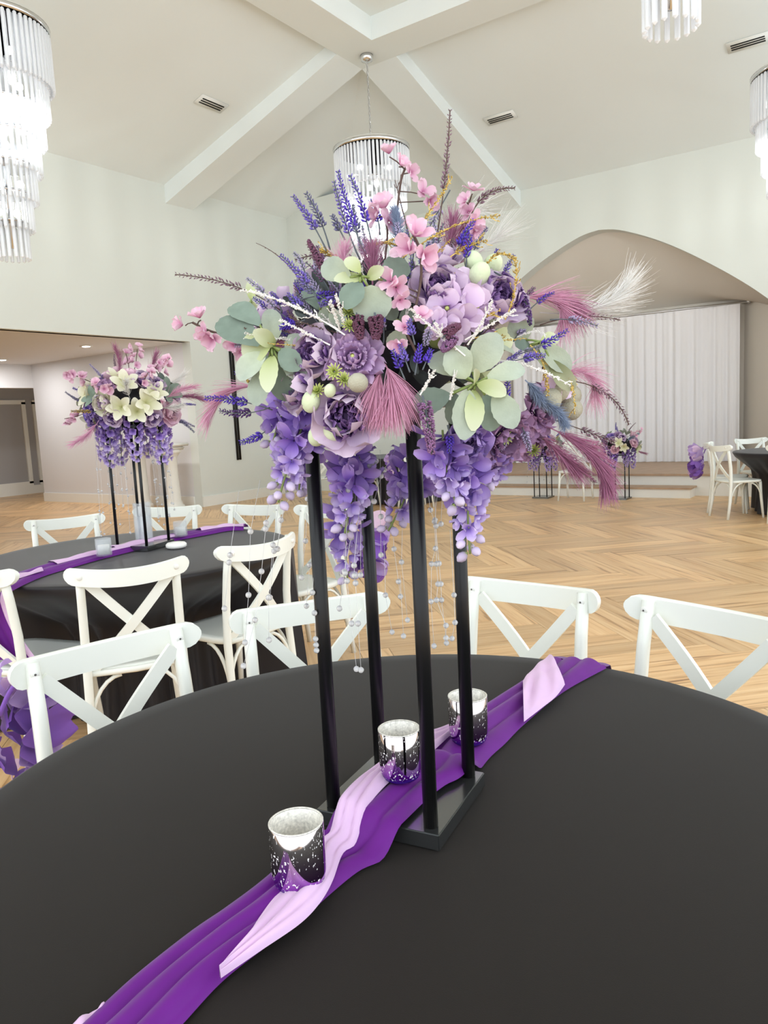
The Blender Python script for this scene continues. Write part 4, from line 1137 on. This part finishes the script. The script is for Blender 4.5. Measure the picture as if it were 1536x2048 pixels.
# lavender, heather and other sprigs: (base px, tip px, bend px, colour, kind)
def sprig(bpx, tpx, bend, col, kind='lav', dd=None, dt=0., w=16, per=5, bl=9, br=2.6, start=.35, ang=42):
    d0 = D0+(dd_auto(*bpx) if dd is None else dd); d1 = d0+dt; k = d0/F
    p0 = atd(*bpx, d0); p1 = atd(*tpx, d1); pts = qcurve(p0, p1, (CX*bend[0]-CY*bend[1])*k*2, 10)
    nm = {'lav': 'lavender_sprig', 'hea': 'heather_sprig', 'cat': 'amaranth_sprig'}[kind]
    if kind == 'cat': pts = [q-CF*.035 for q in pts]; BQ.mb(nm, catkin_mb(pts, rb, w*k, 300), ['gst', col])
    else: BQ.mb(nm, sprig_mb(pts, rb, start, w, per, bl*k, br*k, ang, .55, 1.4*k), ['gst' if kind == 'lav' else 'brn', col])
Lv = [((735, 520), (676, 342), (-5, 0), 'lavv', 20), ((720, 520), (668, 362), (-3, 5), 'lavb', 18), ((745, 500), (700, 350), (6, 0), 'lavv', 16), ((655, 505), (586, 392), (2, -5), 'lavb', 18), ((660, 500), (612, 386), (4, -4), 'lavg', 16),
      ((690, 480), (664, 430), (0, 0), 'lavg', 10), ((720, 500), (705, 410), (0, 0), 'lavg', 12), ((640, 610), (560, 510), (5, -5), 'lavb', 18), ((650, 600), (592, 560), (0, 0), 'lavg', 14), ((620, 630), (576, 588), (0, 0), 'lavb', 12),
      ((760, 470), (742, 400), (4, 0), 'lavv', 12), ((600, 600), (684, 590), (0, -4), 'lavv', 12), ((600, 660), (572, 640), (0, 0), 'lavv', 10), ((610, 640), (560, 655), (0, 0), 'lavv', 12),
      ((545, 820), (410, 796), (0, -6), 'lavv', 20), ((540, 815), (440, 822), (0, 8), 'ama', 16), ((545, 850), (480, 886), (4, 4), 'lavv', 14), ((530, 660), (445, 640), (0, -6), 'lavp', 26), ((535, 665), (455, 668), (0, 0), 'lavp', 26), ((540, 675), (470, 690), (0, 4), 'lavp', 14), ((530, 650), (470, 622), (0, 0), 'lavp', 14),
      ((910, 520), (948, 442), (-6, 0), 'lavv', 16), ((930, 545), (940, 470), (0, 0), 'lavv', 12), ((830, 750), (840, 690), (0, 0), 'lavv', 14), ((820, 745), (800, 690), (0, 0), 'lavb', 14), ((845, 740), (862, 700), (0, 0), 'lavv', 12), ((830, 690), (818, 640), (0, 0), 'lavb', 12), ((810, 760), (785, 700), (0, 0), 'lavv', 10),
      ((1050, 700), (1135, 660), (0, 6), 'lavv', 14), ((1020, 725), (1090, 712), (0, -3), 'lavb', 14), ((1000, 840), (1015, 760), (5, 0), 'lavv', 12), ((895, 850), (898, 905), (3, 0), 'lavv', 14), ((870, 640), (852, 690), (-4, 0), 'lavp', 12), ((1040, 840), (1060, 900), (0, 0), 'lavp', 12), ((1030, 850), (1000, 900), (0, 0), 'lavp', 12),
      ((900, 380), (850, 470), (0, 0), 'lavp', 10), ((770, 600), (760, 660), (0, 0), 'lavb', 10), ((690, 590), (640, 610), (0, 0), 'lavb', 12), ((1100, 640), (1195, 652), (0, -6), 'lavp', 12), ((870, 545), (840, 520), (0, 0), 'lavb', 12)]
for bp, tp, be, c_, w_ in Lv: sprig(bp, tp, be, c_, 'lav', dd=dd_auto(*bp)-(.035 if dd_auto(*bp) < -.1 else .02), w=int(w_*.85), per=4, bl=12.5, br=2.7, ang=50)
He = [((560, 620), (350, 549), (10, -14), 28, .0), ((872, 480), (900, 220), (4, 6), 30, .0), ((930, 470), (1030, 376), (-16, -26), 24, .0), ((1090, 760), (1258, 850), (26, -26), 26, .0), ((1080, 830), (1230, 885), (20, 6), 26, .0), ((1060, 860), (1190, 965), (20, 10), 24, .02),
      ((700, 525), (590, 520), (0, -12), 14, .02), ((1080, 650), (1240, 640), (0, -12), 16, .02), ((870, 600), (965, 545), (0, -8), 10, 0)]
for bp, tp, be, w_, dt in He: sprig(bp, tp, be, 'hea', 'hea', dd=-.05, dt=dt, w=int(w_*.7), per=3, bl=12, br=2.3, start=.4, ang=42)
sprig((980, 560), (1050, 662), (16, -10), 'ama', 'cat', w=9)
sprig((842, 800), (860, 912), (2, 0), 'amm', 'cat', w=13)
sprig((750, 640), (752, 690), (2, 0), 'ber', 'cat', w=14)
sprig((715, 640), (722, 690), (0, 0), 'ber', 'cat', w=12)
sprig((880, 690), (915, 665), (0, -4), 'ber', 'cat', w=10)
sprig((905, 680), (880, 712), (0, 4), 'amm', 'cat', w=11)
sprig((655, 560), (622, 500), (0, 0), 'ber', 'cat', w=7)

# fine filling between the large flowers
for k in range(86):
    a = rb.uniform(-.35, pi+.35); rr = sqrt(rb.random())*.95
    x = 800+cos(a)*rr*300; y = 700-sin(a)*rr*215
    l_ = rb.uniform(45, 100); dx, dy = (x-800)/300, (y-760)/215; n_ = max(.25, sqrt(dx*dx+dy*dy))
    tp = (x+dx/n_*l_*.8+rb.uniform(-18, 18), y+dy/n_*l_*.8-rb.uniform(0, 22))
    c_ = rb.choice(['lavb', 'lavp', 'lavg', 'lavv', 'hea', 'lavp', 'amm'])
    sprig((x, y), tp, (rb.uniform(-6, 6), rb.uniform(-6, 6)), c_, 'hea' if c_ == 'hea' else 'lav', dd=dd_auto(x, y, .17)-.012, w=rb.randint(8, 13), per=4, bl=9, br=2.0, ang=46)
# plumes
def plume(bpx, tpx, bend, col, n, L, spread, dd=None, dt=0., droop=.2, w=.55, name='grass_plume', fan=0.):
    d0 = D0+(dd_auto(*bpx) if dd is None else dd); k = d0/F
    pts = qcurve(atd(*bpx, d0), atd(*tpx, d0+dt), (CX*bend[0]-CY*bend[1])*k*2, 12)
    BQ.mb(name, plume_mb(pts, rb, n, L*k, spread, w*k, droop, fan=fan), col, False)
plume((770, 728), (782, 790), (6, 0), 'ppk', 800, 128, 36, droop=.6, w=.85)
plume((766, 732), (752, 800), (-4, 0), 'ppk', 420, 110, 34, droop=.6, w=.8)
plume((1020, 600), (1125, 640), (30, -22), 'ppk', 520, 100, 30, dd=-.06, droop=.25, w=.6)
plume((1040, 590), (1150, 625), (30, -12), 'pmv', 260, 90, 26, dd=-.05, droop=.35, w=.6)
plume((1080, 625), (1255, 572), (20, 20), 'pwh', 520, 110, 36, dd=-.03, droop=-.15, w=.6)
plume((1085, 850), (1210, 965), (28, -6), 'pmv', 900, 88, 26, dd=-.08, droop=.35, w=.8)
plume((1070, 860), (1150, 935), (10, 10), 'pmv', 420, 80, 34, dd=-.07, droop=.4, w=.7)
plume((525, 775), (420, 830), (-10, -20), 'ppk', 380, 76, 20, dd=-.05, droop=.3, w=.65)
plume((745, 570), (745, 500), (0, 0), 'pmv', 420, 62, 48, droop=0, w=.65)
plume((700, 560), (690, 500), (-8, 0), 'ppk', 260, 56, 42, droop=0, w=.6)
plume((880, 530), (905, 450), (6, 0), 'pmv', 420, 70, 36, dd=-.06, droop=.05, w=.65)
plume((900, 540), (935, 470), (6, 0), 'pmv', 320, 60, 40, dd=-.05, droop=.05, w=.65)
plume((880, 460), (960, 420), (0, -10), 'pwh', 160, 100, 50, dd=0, droop=.1, w=.4)
plume((1100, 750), (1190, 790), (24, -24), 'ppk', 320, 80, 40, dd=-.04, droop=.5, w=.55)
plume((940, 520), (1000, 470), (6, -6), 'pwh', 140, 110, 40, dd=0, droop=.1, w=.4)
plume((1055, 790), (1130, 850), (10, -6), 'pbl', 900, 30, 60, dd=-.11, droop=.1, w=.8, name='blue_spray')
plume((1050, 760), (1080, 800), (4, 0), 'pbl', 500, 30, 60, dd=-.12, droop=.1, w=.8, name='blue_spray')
plume((795, 520), (790, 420), (4, 0), 'pbl', 700, 30, 62, dd=-.08, droop=0, w=.75, name='blue_spray')
plume((770, 650), (640, 600), (0, 0), 'pmv', 160, 50, 50, dd=-.1, droop=.1, w=.6)
plume((620, 650), (560, 690), (0, 0), 'pmv', 160, 50, 50, dd=-.06, droop=.2, w=.6)
# twigs
def twig(bpx, tpx, bend, col, rad=1.2, side=6, sl=30, knob=1.7, kn=50, dd=None, nm='glitter_twig'):
    d0 = D0+(dd_auto(*bpx) if dd is None else dd); k = d0/F
    pts = qcurve(atd(*bpx, d0), atd(*tpx, d0+rb.uniform(-.03, .03)), (CX*bend[0]-CY*bend[1])*k*2, 12)
    BQ.mb(nm, twig_mb(pts, rb, rad*k, side, sl*k, knob*k, kn), col, False)
for a in [((800, 520), (1000, 432), (0, -20)), ((820, 480), (905, 355), (6, -6)), ((690, 520), (640, 500), (0, 0)), ((720, 500), (800, 490), (0, -8)), ((880, 530), (975, 480), (0, -8)), ((960, 560), (1032, 520), (-4, -30)), ((1060, 690), (1095, 790), (10, -8)), ((1090, 690), (1150, 830), (14, -20)), ((830, 560), (930, 560), (0, -16)), ((860, 620), (1000, 620), (0, 20)), ((1010, 640), (1030, 515), (10, 0)), ((500, 770), (485, 740), (0, 0))]:
    twig(*a, 'gold', 1.3, 7, 26, 2.0, 60, dd=max(-.17, dd_auto(*a[0])-.03))
for a in [((930, 712), (820, 618), (0, 0)), ((935, 690), (985, 600), (4, 0)), ((930, 680), (1030, 620), (0, 0)), ((680, 660), (500, 580), (-10, -10)), ((690, 670), (480, 580), (0, -14)), ((660, 690), (560, 640), (0, 0)), ((990, 720), (1140, 770), (0, -10)), ((840, 790), (870, 740), (0, 0)), ((900, 800), (910, 750), (0, 0)), ((680, 660), (660, 600), (0, 0)), ((690, 655), (672, 590), (0, 0)), ((900, 700), (870, 645), (0, 0))]:
    twig(*a, 'flock', 1.8, 3, 22, 2.0, 70, dd=dd_auto(*a[0])-.03, nm='flocked_twig')
for k in range(16):
    a = rb.uniform(0, pi); x, y = 800+cos(a)*rb.uniform(60, 240), 690-sin(a)*rb.uniform(20, 150); q_ = rb.uniform(50, 130)
    twig((x, y), (x+cos(a)*q_+rb.uniform(-25, 25), y-sin(a)*q_*.8), (rb.uniform(-8, 8), rb.uniform(-10, 4)), rb.choice(['gold', 'flock', 'flock', 'brn']), 1.0, 4, 18, 1.5, 34, dd=dd_auto(x, y, .18)-.02, nm='filler_twig')
twig((600, 560), (512, 486), (4, -8), 'brn', 1.5, 0, 0, 1.2, 4, dd=-.03, nm='bare_twig')
twig((820, 480), (790, 360), (0, 0), 'brn', 1.6, 2, 30, 1.2, 4, dd=-.03, nm='bare_twig')
for x, y, t_, s_ in [(640, 876, 'egg', 1), (671, 868, 'egg', 1), (627, 811, 'egg', .95), (664, 790, 'egg', .6), (941, 541, 'egg', 1), (978, 546, 'egg', 1), (952, 566, 'egg', 1.1), (718, 775, 'eggt', .9),
                     (1090, 808, 'eggt', 1.15), (1104, 789, 'eggt', 1.2), (1130, 800, 'eggt', 1.15), (1131, 826, 'eggt', 1.15)]:
    p = fp(x, y)-CF*.035; link('pod', SM[t_], O1, mw=BQ.loc(frame(p, cdir(rb.uniform(-.6, .6), rb.uniform(-.2, 1), .5), sc=s_)))
for x, y in [(699, 638), (701, 664), (672, 752), (690, 768), (640, 790), (1040, 880), (1005, 880), (1060, 905)]:
    p = fp(x, y)-CF*.03; link('mum', SM['mum'], O1, mw=BQ.loc(frame(p, cdir(rb.uniform(-.4, .4), rb.uniform(-.1, .6)), sc=.75)))

# wisteria
def wisteria(path, n, dd, w0=30, bq=BQ, D=D0, dens=1.):
    pts = [atd(x, y, D+dd) for x, y in path]; R = resample(pts, 16); k = (D+dd)/F
    o = bq.mb('wisteria_strand', MB().tube(R, .0016, 5), 'grn')
    for i in range(n):
        t = .06+.94*(i+.5)/n; p, d = along(R, t); a = d.orthogonal().normalized(); c_ = d.cross(a); g = i*2.4
        out = a*cos(g)+c_*sin(g); f = (1-t)**.6
        rr = w0*k*(.25+.75*f)*rb.uniform(.5, 1.); q = p+out*rr*.75
        nd = (out*.9+d*.7-CF*.25).normalized()
        if t > .8: me, s_ = SM['bud'], rb.uniform(.95, 1.2)
        elif t > .5: me, s_ = SM['wisl'], rb.uniform(.7, .95)*(.75+.3*f)
        else: me, s_ = SM['wis'], rb.uniform(.85, 1.15)*(.75+.35*f)
        link('bud' if t > .8 else 'blossom', me, o, mw=frame(q, nd, spin=rb.uniform(0, 6), sc=s_))
wisteria([(625, 790), (605, 850), (585, 910), (568, 960), (556, 1005)], 26, -.10, 42)
wisteria([(590, 800), (560, 840), (545, 890)], 9, -.08, 32)
wisteria([(700, 880), (705, 940), (702, 1000), (690, 1062), (688, 1072)], 24, -.05, 38)
wisteria([(835, 890), (828, 945), (806, 1005), (776, 1062)], 22, -.02, 36)
wisteria([(915, 850), (925, 920), (935, 990), (936, 1050), (940, 1108)], 30, -.13, 44)
wisteria([(885, 860), (890, 920), (905, 985), (915, 1010)], 17, -.16, 36)
wisteria([(600, 880), (600, 940), (598, 985)], 16, .08, 28)
wisteria([(690, 1000), (690, 1080), (695, 1160)], 14, .10, 24)
wisteria([(990, 880), (985, 930), (965, 965)], 14, -.08, 34)

# strands of clear beads
def strand(start, beads, dd, bq=BQ, D=D0, sc=1.):
    pts = [atd(*start, D+dd)]+[atd(x, y, D+dd) for x, y in beads]
    o = bq.mb('bead_strand', MB().tube(pts, .00042, 3), 'wire')
    for p in pts[1:]: link('bead', SM['bead'], o, mw=Matrix.Translation(p) @ Matrix.Scale(sc, 4))
for st_, bd, dd in [
    ((478, 980), [(460, 1110), (458, 1125), (449, 1217)], -.02), ((520, 960), [(501, 1063), (497, 1190), (490, 1285)], -.04), ((540, 985), [(532, 1046), (531, 1058), (523, 1143), (510, 1240), (487, 1332)], -.05),
    ((560, 990), [(546, 1090), (537, 1195), (538, 1280)], -.03), ((572, 1000), [(553, 1098), (548, 1102), (540, 1195)], -.02), ((590, 985), [(570, 1010), (562, 1040), (555, 1098)], .0), ((615, 900), [(615, 998), (611, 1082), (603, 1155)], .03), ((632, 930), [(627, 1045), (634, 1074), (619, 1130), (613, 1212)], .05),
    ((640, 960), [(632, 1072), (625, 1185), (629, 1226), (631, 1278), (632, 1290), (633, 1301)], .0), ((699, 880), [(697, 967), (696, 980), (690, 1146), (694, 1162), (703, 1247), (713, 1338)], -.06), ((715, 890), [(713, 974), (702, 1075), (689, 1143), (679, 1217)], -.04),
    ((722, 980), [(708, 1131), (709, 1151), (711, 1166), (716, 1247), (722, 1340)], -.06), ((722, 1020), [(721, 1150)], -.02), ((760, 900), [(762, 1033)], .0), ((700, 905), [(738, 931), (745, 925), (752, 922)], -.04), ((790, 900), [(768, 940), (762, 952), (748, 1003)], -.03),
    ((760, 1000), [(762, 1110)], .03), ((785, 1040), [(788, 1098), (797, 1163), (801, 1193)], .05), ((805, 1040), [(803, 1124), (815, 1240)], .06), ((822, 990), [(831, 1110)], .02), ((768, 1080), [(771, 1190), (784, 1264)], .06), ((800, 1150), [(807, 1272)], .04),
    ((852, 960), [(861, 1020), (869, 1043), (871, 1097), (863, 1128), (862, 1203), (868, 1292)], .03), ((868, 960), [(872, 1052), (873, 1128), (876, 1168), (873, 1200), (892, 1251), (892, 1276)], .0), ((875, 980), [(870, 1040), (878, 1127), (882, 1168), (883, 1200), (893, 1286)], .04), ((885, 980), [(882, 1048)], .02), ((900, 1060), [(908, 1190), (910, 1245), (904, 1277)], .03)]:
    strand(st_, bd, dd)

# ------------------------------------------------------------------ smaller arrangements from the same kinds of parts
def merged(kind, seed, R, mi=None, mo=None):
    core, pets, m1, m2 = (peony_meshes if kind == 'peony' else ranunc_meshes)(seed, R)
    b = MB(); b.add(core.v, core.f, core.uv); b.m = 1
    for q in pets: b.add(q.v, q.f, q.uv)
    return b.mesh(kind, [mi or m1, mo or m2])
LIB = {'peony': [merged('peony', 60, .046), merged('peony', 61, .042), merged('peony', 62, .044, 'bl', 'bl'), merged('peony', 63, .042, 'pe_out', 'cream')],
       'ranunculus': [merged('ranunculus', 64, .042), merged('ranunculus', 65, .04, 'mv', 'mv'), merged('ranunculus', 66, .042, 'lavb', 'wi')]}
def local_sprig(L, col, kind, seed):
    r_ = random.Random(seed); pts = qcurve((0, 0, 0), (r_.uniform(-.02, .02), r_.uniform(-.02, .02), L), (r_.uniform(-.02, .02), r_.uniform(-.02, .02), 0), 8)
    return sprig_mb(pts, r_, .35, 16, 4, .010, .0028, 40, .5, .0014).mesh(kind, ['gst', col])
LIB['lavender_sprig'] = [local_sprig(.11, c_, 'lavender_sprig', 70+i) for i, c_ in enumerate(('lavb', 'lavv', 'lavg', 'lavp'))]
LIB['heather_sprig'] = [local_sprig(.16, 'hea', 'heather_sprig', 80), local_sprig(.13, 'gold', 'heather_sprig', 81)]
def local_plume(col, seed, L=.13, n=260, h=.06, sp=32):
    r_ = random.Random(seed); return plume_mb(qcurve((0, 0, 0), (.02, 0, L), (.02, .01, 0), 8), r_, n, h, sp, .0008, .15).mesh('grass_plume', col, False)
LIB['grass_plume'] = [local_plume('ppk', 90), local_plume('pmv', 91), local_plume('pwh', 92), local_plume('pbl', 93, .09, 500, .03, 60)]
def local_leaf(col, seed):
    r_ = random.Random(seed); b = MB()
    for k in range(5):
        a = 2*pi*k/5+r_.uniform(-.3, .3); d = Vector((cos(a)*.8, sin(a)*.8, .6))
        q = leaf_mb((0, 0, 0), d.normalized()*.07, .019, (0, 0, 1), .2, .08, r_); b.add(q.v, q.f, q.uv)
    return b.mesh('leaf_spray', col)
LIB['leaf_spray'] = [local_leaf('leaf', 95), local_leaf('leafy', 96), local_leaf('leafd', 97), local_leaf('cream', 98)]
def local_bloom(seed):
    r_ = random.Random(seed); b = MB(); b.tube([(0, 0, 0), (.005, 0, .06), (0, .004, .12)], .0016, 4); b.m = 1
    for k in range(6):
        q = floret_mb(.02, 5, .45, 50, .6, .06); v = Vector((r_.uniform(-1, 1), r_.uniform(-1, 1), r_.uniform(0, 1))).normalized()
        b.add(q.v, q.f, q.uv, frame(Vector((0, 0, .05+.014*k))+v*.012, v))
    return b.mesh('blossom_twig', ['brn', 'bl'])
LIB['blossom_twig'] = [local_bloom(99), local_bloom(100)]
def local_wis(seed, L=.2):
    r_ = random.Random(seed); b = MB(); b.tube([(0, 0, 0), (0, 0, L)], .0016, 4)
    for i in range(30):
        t = (i+.5)/30; g = i*2.4; out = Vector((cos(g), sin(g), 0)); f = (1-t)**.6
        b.m = 1 if t < .55 else 2
        q = floret_mb(.022*(.6+.4*f), 4, .5, 50, .5); b.add(q.v, q.f, q.uv, frame(out*.03*(.25+.75*f)+Vector((0, 0, L*t)), out+Vector((0, 0, .6)), spin=r_.uniform(0, 6)))
    return b.mesh('wisteria_strand', ['grn', 'wi', 'wil'])
LIB['wisteria_strand'] = [local_wis(101), local_wis(102)]
def arrangement(c, zb, sc, seed, label, counts, wis, beads):
    """c plan position, zb underside height"""
    r_ = random.Random(seed)
    o = thing('floral_arrangement', label, 'flower arrangement', (c.x, c.y, zb), 0, 'flower arrangements on black stands', sc)
    cz = .09; part('floral_foam', MB().ball((0, 0, cz), .12, 16, 10, (1, 1, .7)), 'foam', o)
    items = [k for k, n_ in counts.items() for _ in range(n_)]; r_.shuffle(items); n_ = len(items)
    for i, k in enumerate(items):
        el = 1-1.45*(i+.5)/n_; ph_ = i*2.39996; rr = sqrt(max(0, 1-el*el)); v = Vector((rr*cos(ph_), rr*sin(ph_), el))
        long_ = k in ('lavender_sprig', 'heather_sprig', 'grass_plume', 'blossom_twig')
        p = Vector((v.x*.16, v.y*.16, cz+v.z*.115))*(1 if not long_ else 1)
        d = (v+Vector((r_.gauss(0, .2), r_.gauss(0, .2), r_.gauss(0, .2)))).normalized()
        link(k, r_.choice(LIB[k]), o, mw=frame(p, d, spin=r_.uniform(0, 6), sc=r_.uniform(.85, 1.15)))
    for i in range(wis):
        a = 2*pi*(i+.3)/wis; link('wisteria_strand', r_.choice(LIB['wisteria_strand']), o, mw=frame((cos(a)*.105, sin(a)*.105, cz-.02), (cos(a)*.12, sin(a)*.12, -1), spin=r_.uniform(0, 6), sc=r_.uniform(.9, 1.15)))
    for i in range(beads):
        a = r_.uniform(0, 6.28); q = .06+.1*r_.random(); L = r_.uniform(.22, .42); x, y = q*cos(a), q*sin(a)
        s_ = part('bead_strand', MB().tube([(x, y, .02), (x*1.1, y*1.1, -L)], .0005, 3), 'wire', o)
        for j in range(4): t = .4+.2*j; link('bead', SM['bead'], s_, loc=(x*(1+.1*t), y*(1+.1*t), .02-(L+.02)*t))
    return o
arrangement(S2, 1.4, 1.3, 5, 'pastel flower arrangement with cream lilies and wisteria on the second table stand',
            dict(peony=15, ranunculus=10, lavender_sprig=8, heather_sprig=3, grass_plume=10, leaf_spray=14, blossom_twig=12), 7, 22)
cnt = dict(peony=9, ranunculus=7, lavender_sprig=6, heather_sprig=3, grass_plume=5, leaf_spray=8, blossom_twig=5)
arrangement(F1, .672, 1.5, 8, 'small flower arrangement on the floor stand between the lone chair and the corner table', cnt, 6, 6)
arrangement(F2, .672, 1.5, 9, 'small distant flower arrangement on the floor stand before the curtain', cnt, 6, 0)

# ------------------------------------------------------------------ chiffon flowers tied to chairs
def chiffon(x, y, deg, lx, label, seed, n=26, sc=1., ly=.30, lz=.66):
    r_ = random.Random(seed); a = radians(deg); c = Vector((x, y))-Vector((-sin(a)*.28, cos(a)*.28))
    o = thing('chair_flower', label, 'chair decoration', (c.x, c.y, 0), a, 'chiffon flowers tied to chair backs')
    part('tie', MB().tube(qcurve((lx*.8, ly-.06, .84), (lx, ly+.02, lz+.08), (0, .02, .03), 8), .006, 6), 'chif_p', o)
    for k in range(n):
        t = k/n; zz = lz+.16-.36*t; g = k*2.4; rr = .035+.05*sin(pi*t)
        d = Vector((cos(g)*.9, .45+.5*abs(sin(g)), -.35+.5*r_.random()))
        L = sc*r_.uniform(.10, .155); W_ = sc*r_.uniform(.05, .075)
        b = MB(); b.grid(petal_fn(L, W_, r_.uniform(.2, .6), r_.uniform(-.3, .3), .14, 0, r_.uniform(0, 6), .45, 3), 9, 10, frame((lx+cos(g)*rr*.5, ly+.02+.03*r_.random(), zz), d.cross(Vector((r_.uniform(-1, 1), r_.uniform(-1, 1), 1))), d))
        part('petal', b, 'chif_p' if t > .25 and k % 3 else ('chif_k' if k % 4 == 0 else 'chif_l'), o)
    return o
q = chairs[0]; chiffon(q[0], q[1], q[2], -.24, 'lilac and violet chiffon petals tied to a chair at the foreground table', 1, 30, 1.0)
q = chairs[9]; chiffon(q[0], q[1], q[2], .2, 'lilac and violet chiffon petals tied to a chair at the second table', 2, 30, 1.15, ly=.3, lz=.62)
q = chairs[12]; chiffon(q[0], q[1], q[2], .0, 'violet and pink chiffon petals tied to a chair at the far table', 3, 30, 1.3, ly=.29)
q = chairs[17]; chiffon(q[0], q[1], q[2], .0, 'lilac chiffon petals tied to a chair at the table by the room corner', 4, 18, .9, ly=.33)
